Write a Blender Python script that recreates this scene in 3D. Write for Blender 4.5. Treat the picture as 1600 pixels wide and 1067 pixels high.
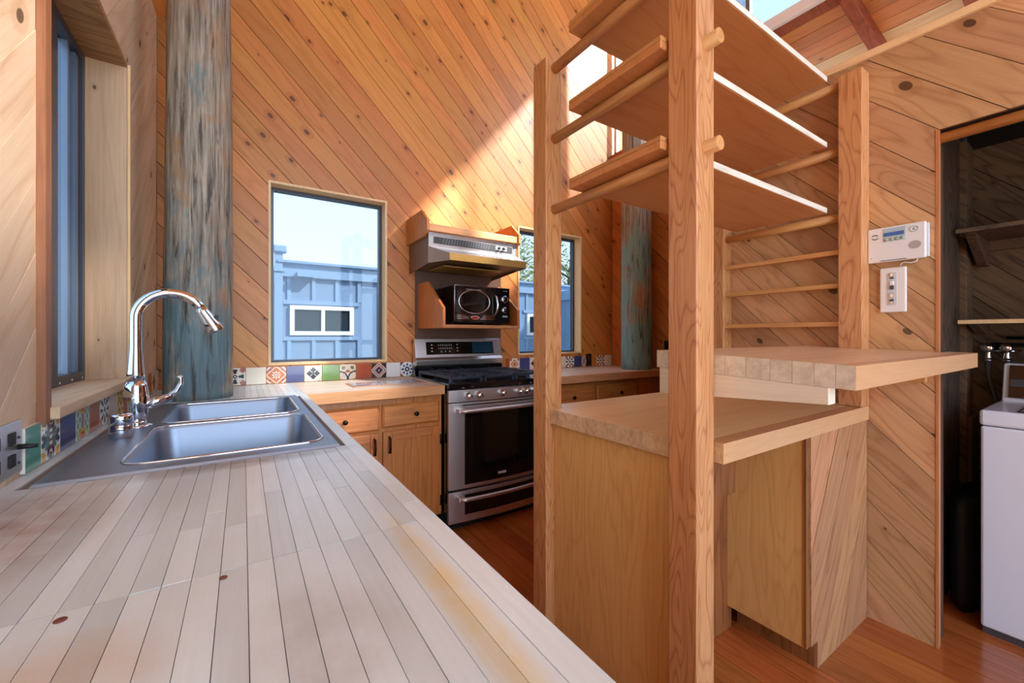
import bpy, bmesh, math, random
from mathutils import Vector, Matrix
for o in list(bpy.data.objects): bpy.data.objects.remove(o)
random.seed(7)
SC = bpy.context.scene
COL = SC.collection
PI = math.pi

# ------------------------------------------------------------------ camera
F_PX, YAW, HORIZ, CAM_H = 640.0, math.atan(420/640), 525.0, 1.21
cd = bpy.data.cameras.new('camera'); cam = bpy.data.objects.new('camera', cd); COL.objects.link(cam)
cd.sensor_width = 36.0; cd.lens = 36.0*F_PX/1600.0
cd.shift_y = -(533.5-HORIZ)/1600.0
cd.clip_start = 0.02; cd.clip_end = 300
cam.location = (0, 0, CAM_H); cam.rotation_euler = (PI/2, 0, -YAW)
SC.camera = cam

# ------------------------------------------------------------------ light
def S(r, g, b):
    f = lambda c: (c/255/12.92) if c/255 <= .04045 else ((c/255+.055)/1.055)**2.4
    return (f(r), f(g), f(b), 1)
SKY_STRENGTH = 1.6
SUN_STRENGTH = 5.5
w = bpy.data.worlds.new('sky'); SC.world = w; w.use_nodes = True
nt = w.node_tree; nt.nodes.clear()
tc = nt.nodes.new('ShaderNodeTexCoord'); sx = nt.nodes.new('ShaderNodeSeparateXYZ')
rp = nt.nodes.new('ShaderNodeValToRGB'); bg = nt.nodes.new('ShaderNodeBackground'); wo = nt.nodes.new('ShaderNodeOutputWorld')
rp.color_ramp.elements[0].position = 0.0; rp.color_ramp.elements[0].color = (.69, .85, 1.0, 1)
rp.color_ramp.elements[1].position = 0.75; rp.color_ramp.elements[1].color = (.38, .62, 1.0, 1)
nt.links.new(tc.outputs['Generated'], sx.inputs[0]); nt.links.new(sx.outputs['Z'], rp.inputs[0])
nt.links.new(rp.outputs[0], bg.inputs[0]); bg.inputs[1].default_value = SKY_STRENGTH
nt.links.new(bg.outputs[0], wo.inputs[0])
sl = bpy.data.lights.new('sun', 'SUN'); sun = bpy.data.objects.new('sun', sl); COL.objects.link(sun)
sl.energy = SUN_STRENGTH; sl.angle = math.radians(3.0); sl.color = (1, .98, .95)
sun.rotation_euler = Vector((-1, .8, -1.19)).to_track_quat('-Z', 'Y').to_euler()
sun.location = (6, -4, 9)
vs = SC.view_settings
vs.view_transform = 'Standard'; vs.look = 'None'; vs.gamma = 1.0; vs.use_curve_mapping = False
vs.exposure = 2.0

# ------------------------------------------------------------------ materials
def newmat(name):
    m = bpy.data.materials.new(name); m.use_nodes = True
    n = m.node_tree.nodes; n.clear()
    out = n.new('ShaderNodeOutputMaterial'); b = n.new('ShaderNodeBsdfPrincipled')
    m.node_tree.links.new(b.outputs[0], out.inputs[0])
    return m, m.node_tree, b
def plain(name, col, rough=.5, metal=0, bump=0, bscale=80, noise=0, coat=0):
    m, t, b = newmat(name); N = t.nodes; L = t.links
    b.inputs['Base Color'].default_value = col; b.inputs['Roughness'].default_value = rough; b.inputs['Metallic'].default_value = metal
    if coat: b.inputs['Coat Weight'].default_value = coat
    if bump or noise:
        tcn = N.new('ShaderNodeTexCoord'); nz = N.new('ShaderNodeTexNoise'); nz.inputs['Scale'].default_value = bscale; nz.inputs['Detail'].default_value = 4
        L.new(tcn.outputs['Object'], nz.inputs['Vector'])
        if bump:
            bp = N.new('ShaderNodeBump'); bp.inputs['Strength'].default_value = bump; bp.inputs['Distance'].default_value = .01
            L.new(nz.outputs['Fac'], bp.inputs['Height']); L.new(bp.outputs[0], b.inputs['Normal'])
        if noise:
            mx = N.new('ShaderNodeMix'); mx.data_type = 'RGBA'
            mx.inputs[6].default_value = col; mx.inputs[7].default_value = tuple(c*(1-noise) for c in col[:3])+(1,)
            L.new(nz.outputs['Fac'], mx.inputs[0]); L.new(mx.outputs[2], b.inputs['Base Color'])
    return m
def mth(t, op, a, b=None, c=None):
    n = t.nodes.new('ShaderNodeMath'); n.operation = op
    for i, v in enumerate((a, b, c)):
        if v is None: continue
        if isinstance(v, (int, float)): n.inputs[i].default_value = v
        else: t.links.new(v, n.inputs[i])
    return n.outputs[0]
def mixc(t, fac, a, b, mode='MIX'):
    n = t.nodes.new('ShaderNodeMix'); n.data_type = 'RGBA'; n.blend_type = mode; n.clamp_factor = True
    for i, v in ((0, fac), (6, a), (7, b)):
        if isinstance(v, (int, float)): n.inputs[i].default_value = v
        elif isinstance(v, tuple): n.inputs[i].default_value = v
        else: t.links.new(v, n.inputs[i])
    return n.outputs[2]
def wood(name, base, dark, d=(1, 0, 0), p=(0, 0, 1), rough=.5, var=.25, ring=.5, streak=.6, freq=26, knots=0, kcol=S(70, 40, 22), kscale=4.0, coat=0, blotch=None, spread=1.0, stain=None):
    """plank wood: d = grain direction, p = across the grain in the face"""
    m, t, b = newmat(name); N = t.nodes; L = t.links
    tcn = N.new('ShaderNodeTexCoord'); oi = N.new('ShaderNodeObjectInfo')
    D = Vector(d).normalized(); P = Vector(p).normalized(); Q = D.cross(P)
    def dot(v):
        n = N.new('ShaderNodeVectorMath'); n.operation = 'DOT_PRODUCT'; L.new(tcn.outputs['Object'], n.inputs[0]); n.inputs[1].default_value = v
        return n.outputs['Value']
    rnd = oi.outputs['Random']
    al = mth(t, 'ADD', dot(D), mth(t, 'MULTIPLY', rnd, 41.0)); ac = mth(t, 'ADD', dot(P), mth(t, 'MULTIPLY', rnd, 17.0)); aq = dot(Q)
    def comb(ka, kc, kq=None):
        n = N.new('ShaderNodeCombineXYZ'); L.new(mth(t, 'MULTIPLY', al, ka), n.inputs[0]); L.new(mth(t, 'MULTIPLY', ac, kc), n.inputs[1]); L.new(mth(t, 'MULTIPLY', aq, kq or kc), n.inputs[2])
        return n.outputs[0]
    n1 = N.new('ShaderNodeTexNoise'); n1.inputs['Scale'].default_value = 1; n1.inputs['Detail'].default_value = 5; n1.inputs['Roughness'].default_value = .65
    L.new(comb(4*spread, 110*spread), n1.inputs['Vector'])
    n2 = N.new('ShaderNodeTexNoise'); n2.inputs['Scale'].default_value = 1; n2.inputs['Detail'].default_value = 1.5
    L.new(comb(1.3*spread, 9*spread), n2.inputs['Vector'])
    rg = mth(t, 'ABSOLUTE', mth(t, 'SINE', mth(t, 'MULTIPLY', n2.outputs['Fac'], freq)))
    rg = mth(t, 'POWER', mth(t, 'SUBTRACT', 1.0, rg), 2.2)
    st = mth(t, 'MULTIPLY', mth(t, 'SUBTRACT', n1.outputs['Fac'], .38), 2.4*streak)
    fac = mth(t, 'ADD', st, mth(t, 'MULTIPLY', rg, ring))
    col = mixc(t, fac, base, dark)
    if blotch:
        n3 = N.new('ShaderNodeTexNoise'); n3.inputs['Scale'].default_value = 3; n3.inputs['Detail'].default_value = 3; L.new(tcn.outputs['Object'], n3.inputs['Vector'])
        col = mixc(t, mth(t, 'MULTIPLY', mth(t, 'SUBTRACT', n3.outputs['Fac'], .42), 3.0), col, blotch)
    if stain:
        for (cx, cy, rx, ry, scol, amt) in stain:
            sp = N.new('ShaderNodeSeparateXYZ'); L.new(tcn.outputs['Object'], sp.inputs[0])
            ex = mth(t, 'POWER', mth(t, 'DIVIDE', mth(t, 'SUBTRACT', sp.outputs[0], cx), rx), 2.0)
            ey = mth(t, 'POWER', mth(t, 'DIVIDE', mth(t, 'SUBTRACT', sp.outputs[1], cy), ry), 2.0)
            n4 = N.new('ShaderNodeTexNoise'); n4.inputs['Scale'].default_value = 22; n4.inputs['Detail'].default_value = 4; L.new(tcn.outputs['Object'], n4.inputs['Vector'])
            r = mth(t, 'SUBTRACT', 1.0, mth(t, 'ADD', ex, ey))
            r = mth(t, 'MAXIMUM', r, 0.0)
            r = mth(t, 'MULTIPLY', mth(t, 'MULTIPLY', r, mth(t, 'MULTIPLY', n4.outputs['Fac'], 2.0)), amt)
            col = mixc(t, r, col, scol)
    if knots:
        vn = N.new('ShaderNodeTexVoronoi'); vn.voronoi_dimensions = '2D'; vn.inputs['Scale'].default_value = kscale
        L.new(comb(.8, 1.25), vn.inputs['Vector'])
        sz = N.new('ShaderNodeSeparateColor'); L.new(vn.outputs['Color'], sz.inputs[0])
        rad = mth(t, 'MULTIPLY', mth(t, 'SUBTRACT', sz.outputs[0], .35), .13*knots)
        kf = mth(t, 'MULTIPLY', mth(t, 'SUBTRACT', rad, mth(t, 'MULTIPLY', vn.outputs['Distance'], 1.0)), 60.0)
        kf = mth(t, 'MINIMUM', mth(t, 'MAXIMUM', kf, 0.0), .85)
        halo = mth(t, 'MULTIPLY', mth(t, 'SUBTRACT', mth(t, 'MULTIPLY', rad, 2.6), vn.outputs['Distance']), 6.0)
        halo = mth(t, 'MINIMUM', mth(t, 'MAXIMUM', halo, 0.0), .35)
        col = mixc(t, halo, col, dark); col = mixc(t, kf, col, kcol)
    hs = N.new('ShaderNodeHueSaturation')
    L.new(mth(t, 'ADD', 1-var/2, mth(t, 'MULTIPLY', rnd, var)), hs.inputs['Value'])
    rn2 = mth(t, 'FRACT', mth(t, 'MULTIPLY', rnd, 7.3))
    L.new(mth(t, 'ADD', .494, mth(t, 'MULTIPLY', rn2, .012)), hs.inputs['Hue'])
    L.new(col, hs.inputs['Color']); L.new(hs.outputs[0], b.inputs['Base Color'])
    b.inputs['Roughness'].default_value = rough
    if coat: b.inputs['Coat Weight'].default_value = coat; b.inputs['Coat Roughness'].default_value = .12
    bp = N.new('ShaderNodeBump'); bp.inputs['Strength'].default_value = .12; bp.inputs['Distance'].default_value = .004; bp.invert = True
    L.new(fac, bp.inputs['Height']); L.new(bp.outputs[0], b.inputs['Normal'])
    return m
R2 = math.sqrt(.5)
X, Y, Z = (1, 0, 0), (0, 1, 0), (0, 0, 1)
M = {}
M['cedar_back'] = wood('cedar boards back', S(204, 134, 68), S(156, 82, 26), (R2, 0, -R2), (R2, 0, R2), rough=.42, var=.34, ring=.28, streak=.3, freq=16, knots=1.5, kscale=6.0, kcol=S(84, 46, 24))
M['cedar_left'] = wood('pine boards left', S(224, 194, 160), S(188, 142, 98), (0, R2, R2), (0, R2, -R2), rough=.5, var=.2, ring=.4, streak=.3, freq=14, knots=1.2, kscale=4.5)
M['cedar_right'] = wood('cedar boards right', S(204, 158, 112), S(158, 108, 68), (0, R2, R2), (0, R2, -R2), rough=.5, var=.3, ring=.5, streak=.35, freq=30, knots=1.2, kscale=4.5)
M['cedar_far'] = wood('cedar boards far', S(200, 122, 60), S(150, 76, 32), (0, R2, R2), (0, R2, -R2), rough=.45, var=.25, ring=.35, streak=.35, knots=1.5, kscale=6)
M['cedar_ped'] = wood('cedar boards pedestal', S(196, 140, 96), S(140, 88, 54), (.5, 0, .866), (.866, 0, -.5), rough=.5, var=.25, ring=.5, knots=.5)
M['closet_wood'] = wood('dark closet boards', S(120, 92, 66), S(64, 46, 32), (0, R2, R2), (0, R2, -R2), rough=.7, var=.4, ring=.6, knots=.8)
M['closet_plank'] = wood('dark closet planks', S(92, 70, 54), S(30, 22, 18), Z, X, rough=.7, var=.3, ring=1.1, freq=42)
M['fir_z'] = wood('fir upright', S(212, 156, 100), S(158, 94, 46), Z, Y, rough=.4, var=.12, ring=.6, freq=52, streak=.5, spread=1.4)
M['fir_y'] = wood('fir rung', S(214, 158, 96), S(178, 112, 54), Y, Z, rough=.42, var=.12, ring=.35)
M['fir_x'] = wood('fir along x', S(196, 136, 84), S(150, 90, 48), X, Z, rough=.45, var=.12, ring=.4, knots=.6)
M['shelf'] = wood('birch shelf', S(208, 144, 86), S(178, 110, 58), X, Y, rough=.26, var=.1, ring=.3, freq=14, streak=.35)
M['oak_x'] = wood('oak drawer', S(202, 130, 66), S(156, 86, 38), X, Z, rough=.38, var=.14, ring=.3, streak=.8)
M['oak_z'] = wood('oak upright', S(198, 124, 60), S(150, 82, 34), Z, X, rough=.38, var=.14, ring=.3, streak=.8)
M['ply'] = wood('golden plywood', S(230, 180, 112), S(200, 142, 76), Z, Y, rough=.42, var=.08, ring=.4, freq=30, streak=.5)
M['dark_oak'] = wood('dark stained wood', S(150, 92, 48), S(92, 48, 22), Z, X, rough=.45, var=.15)
YEL = S(222, 196, 120)
M['counter'] = wood('worn maple counter', S(222, 231, 229), S(202, 204, 194), Y, X, rough=.3, var=.26, ring=.15, streak=.35, freq=10, blotch=S(208, 212, 206),
    stain=[(.205, .42, .028, .30, YEL, .6), (-.16, .50, .12, .1, S(206, 178, 142), .6), (-.33, .95, .16, .3, S(160, 134, 112), .7), (.07, .45, .09, .12, S(170, 156, 142), .4), (-.02, 1.17, .3, .06, S(120, 100, 86), .6)])
M['counter_x'] = wood('worn maple counter back', S(226, 206, 184), S(196, 164, 130), X, Y, rough=.36, var=.14, ring=.15, streak=.4, freq=10)
M['counter_edge'] = wood('counter edge board', S(208, 148, 100), S(170, 108, 64), X, Z, rough=.45, var=.12, ring=.3, knots=.8)
M['island_top'] = wood('butcher block', S(242, 212, 162), S(216, 172, 114), X, Y, rough=.3, var=.16, ring=.15, streak=.45, freq=12)
M['bar_top'] = wood('bar block', S(232, 190, 148), S(206, 154, 110), X, Y, rough=.28, var=.12, ring=.15, streak=.4, freq=12)
M['edge_tan'] = wood('tan edge plank', S(216, 164, 118), S(186, 130, 88), X, Z, rough=.36, var=.08, ring=.15, streak=.4)
M['endgrain'] = wood('end grain', S(222, 190, 148), S(176, 138, 98), X, Y, rough=.6, var=.25, ring=.3, streak=.8, spread=.5)
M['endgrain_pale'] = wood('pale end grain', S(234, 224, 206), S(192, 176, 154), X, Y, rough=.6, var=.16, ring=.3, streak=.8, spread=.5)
M['white_wood'] = wood('pale painted board', S(236, 226, 208), S(214, 200, 178), Y, Z, rough=.5, var=.05, ring=.1)
M['floor'] = wood('fir floor', S(184, 102, 46), S(128, 62, 26), Y, X, rough=.22, var=.4, ring=.25, streak=.7, freq=14, coat=.5)
M['roof'] = wood('ceiling boards', S(226, 150, 80), S(184, 104, 46), Y, X, rough=.45, var=.25, ring=.3, knots=.6)
M['roof_pale'] = wood('pale ceiling board', S(242, 210, 160), S(220, 172, 112), Y, X, rough=.45, var=.1, ring=.3, knots=.9)
M['redwood'] = wood('redwood rafter', S(176, 92, 62), S(118, 52, 34), X, Z, rough=.6, var=.1)
M['trim_pale'] = wood('pale pine casing', S(238, 202, 152), S(212, 164, 108), Z, Y, rough=.5, var=.1, ring=.2)
M['trim_brown'] = wood('brown casing', S(190, 128, 78), S(150, 92, 50), Z, X, rough=.5, var=.1, ring=.2)
M['casing_dark'] = wood('dark brown casing', S(150, 98, 60), S(112, 66, 36), Z, X, rough=.5, var=.1, ring=.2)
M['reveal'] = wood('window reveal', S(206, 168, 130), S(176, 130, 92), Z, X, rough=.5, var=.1, ring=.25, freq=14, knots=.5)
M['reveal_head'] = wood('window head', S(176, 124, 76), S(120, 74, 40), X, Y, rough=.5, var=.1, ring=.6, freq=30)
M['sill'] = wood('window sill', S(222, 190, 150), S(190, 146, 104), Y, X, rough=.5, var=.1, ring=.3)
M['backing'] = plain('dark joint backing', S(74, 44, 26), .9)
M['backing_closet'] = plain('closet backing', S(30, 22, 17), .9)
M['counter_joint'] = plain('counter joint', S(120, 106, 96), .8)
M['steel'] = plain('brushed steel', S(214, 208, 204), .33, .9)
M['sink_steel'] = plain('sink steel', S(150, 160, 174), .44, .9)
M['chrome'] = plain('chrome', S(226, 228, 232), .06, 1.0)
M['hood_steel'] = plain('hood enamel', S(206, 204, 206), .25, .75)
M['grease'] = plain('greasy brass coloured lip', S(196, 150, 72), .5, .35, bump=.6, bscale=160, noise=.55)
M['hood_side'] = plain('hood brown side', S(116, 84, 62), .5)
M['hood_under'] = plain('hood underside', S(128, 106, 78), .5, .3, noise=.3, bscale=30)
M['panel_brown'] = plain('brown metal heat shield', S(102, 70, 54), .42, .2)
M['black'] = plain('black enamel', S(16, 16, 19), .12, 0, coat=.5)
M['black_matte'] = plain('black matte', S(22, 22, 24), .55)
M['bin_black'] = plain('bin plastic', S(9, 9, 10), .7)
M['iron'] = plain('cast iron grate', S(58, 66, 82), .34, .35)
M['black_glass'] = plain('black glass', S(20, 17, 15), .05)
M['screen'] = plain('blue grey display', S(34, 62, 78), .08)
M['glyph'] = plain('light print', S(190, 194, 198), .5)
M['bronze'] = plain('dark bronze', S(48, 38, 32), .35, .8)
M['white_plastic'] = plain('white plastic', S(232, 230, 228), .35)
M['white_grey'] = plain('light grey plastic', S(206, 206, 210), .4)
M['lcd'] = plain('blue lcd', S(70, 110, 170), .3)
M['lcd_field'] = plain('pale lcd surround', S(176, 196, 204), .4)
M['button'] = plain('sage button', S(168, 180, 164), .4)
M['speaker'] = plain('speaker dots', S(188, 182, 178), .8, noise=.3, bscale=900)
M['dark_grey'] = plain('dark grey', S(70, 70, 74), .5)
M['washer'] = plain('washer enamel', S(226, 230, 240), .22, 0, coat=.3)
M['rubber'] = plain('grey hose', S(92, 94, 100), .5)
M['red'] = plain('red badge', S(190, 40, 48), .3)
M['white_frame'] = plain('white vinyl', S(240, 242, 244), .4)
M['dark_frame'] = plain('dark bronze window frame', S(70, 74, 84), .35, .3)
M['grey_frame'] = plain('grey aluminium track', S(120, 136, 156), .35, .6)
M['blue_siding'] = plain('blue painted siding', S(128, 158, 190), .7, noise=.12, bscale=3)
M['blue_trim'] = plain('blue painted trim', S(136, 168, 200), .65)
M['ground'] = plain('dry ground', S(150, 146, 132), .95, noise=.3, bscale=2)
M['bounce_slab'] = plain('pale terrace', S(222, 214, 200), .8, noise=.1, bscale=3)
M['leaf'] = plain('tree leaves', S(150, 168, 112), .6, noise=.5, bscale=5)
M['leaf_dark'] = plain('shrub leaves', S(104, 118, 96), .7, noise=.5, bscale=4)
M['bark'] = plain('bark', S(104, 92, 80), .9, bump=.5, bscale=20)
M['shingle'] = plain('grey roof', S(118, 124, 134), .8, noise=.3, bscale=10)
M['cardboard'] = plain('tan board', S(118, 96, 78), .8)
M['plug'] = plain('red brown stain plug', S(120, 62, 48), .5)
def glassmat(name, tint=(1, 1, 1, 1), refl=.08):
    m = bpy.data.materials.new(name); m.use_nodes = True; t = m.node_tree; t.nodes.clear()
    o = t.nodes.new('ShaderNodeOutputMaterial'); mx = t.nodes.new('ShaderNodeMixShader'); tr = t.nodes.new('ShaderNodeBsdfTransparent'); gl = t.nodes.new('ShaderNodeBsdfGlossy')
    tr.inputs[0].default_value = tint; gl.inputs['Roughness'].default_value = .02; mx.inputs[0].default_value = refl
    t.links.new(tr.outputs[0], mx.inputs[1]); t.links.new(gl.outputs[0], mx.inputs[2]); t.links.new(mx.outputs[0], o.inputs[0])
    return m
M['glass'] = glassmat('tinted window glass', (.47, .47, .47, 1), refl=.03)
M['clear_glass'] = glassmat('clear roof glazing', (.72, .72, .72, 1), refl=.04)
M['roof_glass'] = glassmat('tinted roof glazing', (.5, .5, .5, 1), refl=.04)
M['glass_left'] = glassmat('screened glass', (.55, .55, .55, 1), refl=.05)
M['pane_dark'] = plain('reflecting dark pane', S(42, 58, 68), .08, 0)
# log with blue green stain
def logmat(name, th, tcol):
    m, t, b = newmat(name); N = t.nodes; L = t.links
    tcn = N.new('ShaderNodeTexCoord')
    def nz(scale, sc, det=4, dist=0):
        mp = N.new('ShaderNodeMapping'); mp.inputs['Scale'].default_value = sc; L.new(tcn.outputs['Object'], mp.inputs[0])
        n = N.new('ShaderNodeTexNoise'); n.inputs['Scale'].default_value = scale; n.inputs['Detail'].default_value = det; n.inputs['Distortion'].default_value = dist; n.inputs['Roughness'].default_value = .65
        L.new(mp.outputs[0], n.inputs['Vector']); return n.outputs['Fac']
    streak = nz(32, (1, 1, .09), 6, .6); fine = nz(70, (1, 1, .05), 4); patch = nz(3.2, (1.2, 1.2, .8), 4, .5); patch2 = nz(5, (1, 1, .5), 3, .8)
    crack = mth(t, 'MULTIPLY', mth(t, 'SUBTRACT', .45, streak), 10.0)
    col = mixc(t, mth(t, 'MULTIPLY', mth(t, 'SUBTRACT', fine, .3), 2.0), S(88, 74, 60), S(204, 190, 170))
    col = mixc(t, mth(t, 'MULTIPLY', mth(t, 'SUBTRACT', patch2, .5), 4.0), col, S(166, 120, 76))
    sp = N.new('ShaderNodeSeparateXYZ'); L.new(tcn.outputs['Object'], sp.inputs[0])
    low = mth(t, 'MULTIPLY', mth(t, 'SUBTRACT', 2.3, sp.outputs[2]), .16)
    teal = mth(t, 'MINIMUM', mth(t, 'MAXIMUM', mth(t, 'MULTIPLY', mth(t, 'SUBTRACT', mth(t, 'ADD', mth(t, 'ADD', patch, mth(t, 'MULTIPLY', mth(t, 'SUBTRACT', streak, .5), .35)), low), th), 5.0), 0.0), .72)
    col = mixc(t, teal, col, tcol)
    vo = N.new('ShaderNodeTexVoronoi'); vo.inputs['Scale'].default_value = 4.2; mp = N.new('ShaderNodeMapping'); mp.inputs['Scale'].default_value = (1, 1, .7)
    L.new(tcn.outputs['Object'], mp.inputs[0]); L.new(mp.outputs[0], vo.inputs['Vector'])
    kn = mth(t, 'MULTIPLY', mth(t, 'SUBTRACT', .13, vo.outputs['Distance']), 12.0)
    dk = mth(t, 'MAXIMUM', mth(t, 'MULTIPLY', mth(t, 'MAXIMUM', crack, 0.0), .8), kn)
    col = mixc(t, mth(t, 'MINIMUM', dk, .85), col, S(48, 42, 38))
    L.new(col, b.inputs['Base Color']); b.inputs['Roughness'].default_value = .75
    bp = N.new('ShaderNodeBump'); bp.inputs['Strength'].default_value = .5; bp.inputs['Distance'].default_value = .01; L.new(streak, bp.inputs['Height']); L.new(bp.outputs[0], b.inputs['Normal'])
    return m
M['log'] = logmat('weathered grey log', .565, S(72, 116, 126))
M['log_teal'] = logmat('blue green stained log', .48, S(104, 164, 168))
def tilemat():
    m, t, b = newmat('glazed tile print'); a = t.nodes.new('ShaderNodeAttribute'); a.attribute_name = 'Col'
    t.links.new(a.outputs['Color'], b.inputs['Base Color']); b.inputs['Roughness'].default_value = .16; b.inputs['Coat Weight'].default_value = .4
    return m
M['tile'] = tilemat()

# ------------------------------------------------------------------ mesh helpers
class MB:
    def __init__(s): s.v = []; s.f = []; s.m = []; s.sm = []
    def face(s, pts, mi=0, smooth=False):
        i = len(s.v); s.v += [tuple(p) for p in pts]; s.f.append(tuple(range(i, i+len(pts)))); s.m.append(mi); s.sm.append(smooth)
    def grid(s, rows, mi=0, smooth=True, closed=False):
        i = len(s.v); n = len(rows[0])
        for r in rows: s.v += [tuple(p) for p in r]
        for a in range(len(rows)-1):
            for c in range(n if closed else n-1):
                d = (c+1) % n
                s.f.append((i+a*n+c, i+a*n+d, i+(a+1)*n+d, i+(a+1)*n+c)); s.m.append(mi); s.sm.append(smooth)
        return s
    def box(s, x0, x1, y0, y1, z0, z1, mi=0, mx=None):
        """mx = material index for faces looking along -X/+X"""
        if x0 > x1: x0, x1 = x1, x0
        if y0 > y1: y0, y1 = y1, y0
        if z0 > z1: z0, z1 = z1, z0
        P = [(x, y, z) for z in (z0, z1) for y in (y0, y1) for x in (x0, x1)]
        i = len(s.v); s.v += P
        F = [(0, 2, 3, 1), (4, 5, 7, 6), (0, 1, 5, 4), (2, 6, 7, 3), (0, 4, 6, 2), (1, 3, 7, 5)]
        for k, q in enumerate(F):
            s.f.append(tuple(i+a for a in q)); s.m.append(mx if (mx is not None and k >= 4) else mi); s.sm.append(False)
        return s
    def prism(s, poly, ext, mi=0):
        """poly = list of 3D points, ext = vector"""
        e = Vector(ext); A = [Vector(p) for p in poly]; n = len(A)
        nrm = Vector((0, 0, 0))
        for k in range(n): nrm += A[k].cross(A[(k+1) % n])
        if nrm.dot(e) > 0: A = A[::-1]
        i = len(s.v); s.v += [tuple(a) for a in A]+[tuple(a+e) for a in A]
        s.f.append(tuple(i+k for k in range(n))); s.f.append(tuple(i+n+k for k in reversed(range(n)))); s.m += [mi, mi]; s.sm += [False, False]
        for k in range(n):
            j = (k+1) % n; s.f.append((i+j, i+k, i+n+k, i+n+j)); s.m.append(mi); s.sm.append(False)
        return s
    def tube(s, pts, r, seg=14, cap=True, mi=0):
        pts = [Vector(p) for p in pts]; n = len(pts)
        rr = r if isinstance(r, (list, tuple)) else [r]*n
        rows = []; up = None
        for k in range(n):
            tdir = (pts[min(k+1, n-1)]-pts[max(k-1, 0)]).normalized()
            if up is None:
                up = Vector((0, 0, 1)) if abs(tdir.z) < .9 else Vector((1, 0, 0))
            a = tdir.cross(up).normalized(); up = a.cross(tdir).normalized()
            rows.append([pts[k]+(a*math.cos(2*PI*q/seg)+up*math.sin(2*PI*q/seg))*rr[k] for q in range(seg)])
        s.grid(rows, mi, True, True)
        if cap:
            s.face(rows[0][::-1], mi); s.face(rows[-1], mi)
        return s
    def lathe(s, prof, c=(0, 0, 0), axis='z', seg=24, mi=0):
        rows = []
        for (r, h) in prof:
            row = []
            for q in range(seg):
                a = 2*PI*q/seg; p = (r*math.cos(a), r*math.sin(a), h)
                if axis == 'y': p = (p[0], h, -p[1])
                if axis == 'x': p = (h, p[0], p[1])
                row.append((c[0]+p[0], c[1]+p[1], c[2]+p[2]))
            rows.append(row)
        s.grid(rows, mi, True, True)
        if prof[0][0] > 1e-5: s.face(rows[0][::-1], mi)
        if prof[-1][0] > 1e-5: s.face(rows[-1], mi)
        return s
    def build(s, name, mat, parent=None, bevel=0, kind=None):
        me = bpy.data.meshes.new(name); me.from_pydata(s.v, [], s.f)
        for q in (mat if isinstance(mat, (list, tuple)) else [mat]): me.materials.append(M[q] if isinstance(q, str) else q)
        me.polygons.foreach_set('material_index', s.m); me.polygons.foreach_set('use_smooth', s.sm)
        bm = bmesh.new(); bm.from_mesh(me); bmesh.ops.remove_doubles(bm, verts=bm.verts, dist=1e-5); bmesh.ops.recalc_face_normals(bm, faces=bm.faces); bm.to_mesh(me); bm.free()
        me.update()
        o = bpy.data.objects.new(name, me); COL.objects.link(o)
        if parent: setpar(o, parent)
        if bevel:
            md = o.modifiers.new('bevel', 'BEVEL'); md.width = bevel; md.segments = 2; md.limit_method = 'ANGLE'; md.angle_limit = math.radians(40); md.harden_normals = False
        if kind: o['kind'] = kind
        return o
def setpar(o, parent):
    o.parent = parent
    o.matrix_parent_inverse = Matrix.Translation(-wloc(parent))
def wloc(o):
    l = Vector(o.location)
    return l if o.parent is None else (o.matrix_parent_inverse @ l)+wloc(o.parent)
def thing(name, label, cat, loc, group=None):
    o = bpy.data.objects.new(name, None); COL.objects.link(o); o.location = loc; o.empty_display_size = .1
    o['label'] = label; o['category'] = cat
    if group: o['group'] = group
    return o
def tag(o, label, cat, group=None):
    o['label'] = label; o['category'] = cat
    if group: o['group'] = group
    return o
def struct(o, label=None):
    o['kind'] = 'structure'
    if label: o['label'] = label
    return o
def copymove(o, delta, parent=None):
    c = o.copy(); COL.objects.link(c)
    c.location = Vector(o.location)+Vector(delta)
    if parent is not None: c.parent = parent
    return c
def bx(name, mat, parent, x0, x1, y0, y1, z0, z1, bevel=0):
    return MB().box(x0, x1, y0, y1, z0, z1).build(name, mat, parent, bevel)
# boards clipped to cells
def clip(poly, a, b, c):      # keep a*u+b*v>=c
    out = []
    for i in range(len(poly)):
        p, q = poly[i], poly[(i+1) % len(poly)]; dp = a*p[0]+b*p[1]-c; dq = a*q[0]+b*q[1]-c
        if dp >= 0: out.append(p)
        if dp*dq < 0:
            t = dp/(dp-dq); out.append((p[0]+(q[0]-p[0])*t, p[1]+(q[1]-p[1])*t))
    return out
def area(p): return abs(sum(p[i][0]*p[(i+1) % len(p)][1]-p[(i+1) % len(p)][0]*p[i][1] for i in range(len(p))))/2
def cells_minus(u0, u1, v0, v1, holes):
    us = sorted({u0, u1} | {min(max(x, u0), u1) for h in holes for x in h[:2]})
    out = []
    for a, b in zip(us[:-1], us[1:]):
        if b-a < 1e-6: continue
        hs = sorted([h for h in holes if h[0] < (a+b)/2 < h[1]], key=lambda h: h[2]); v = v0
        for h in hs:
            if h[2] > v: out.append((a, b, v, h[2]))
            v = max(v, h[3])
        if v < v1: out.append((a, b, v, v1))
    return out
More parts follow.
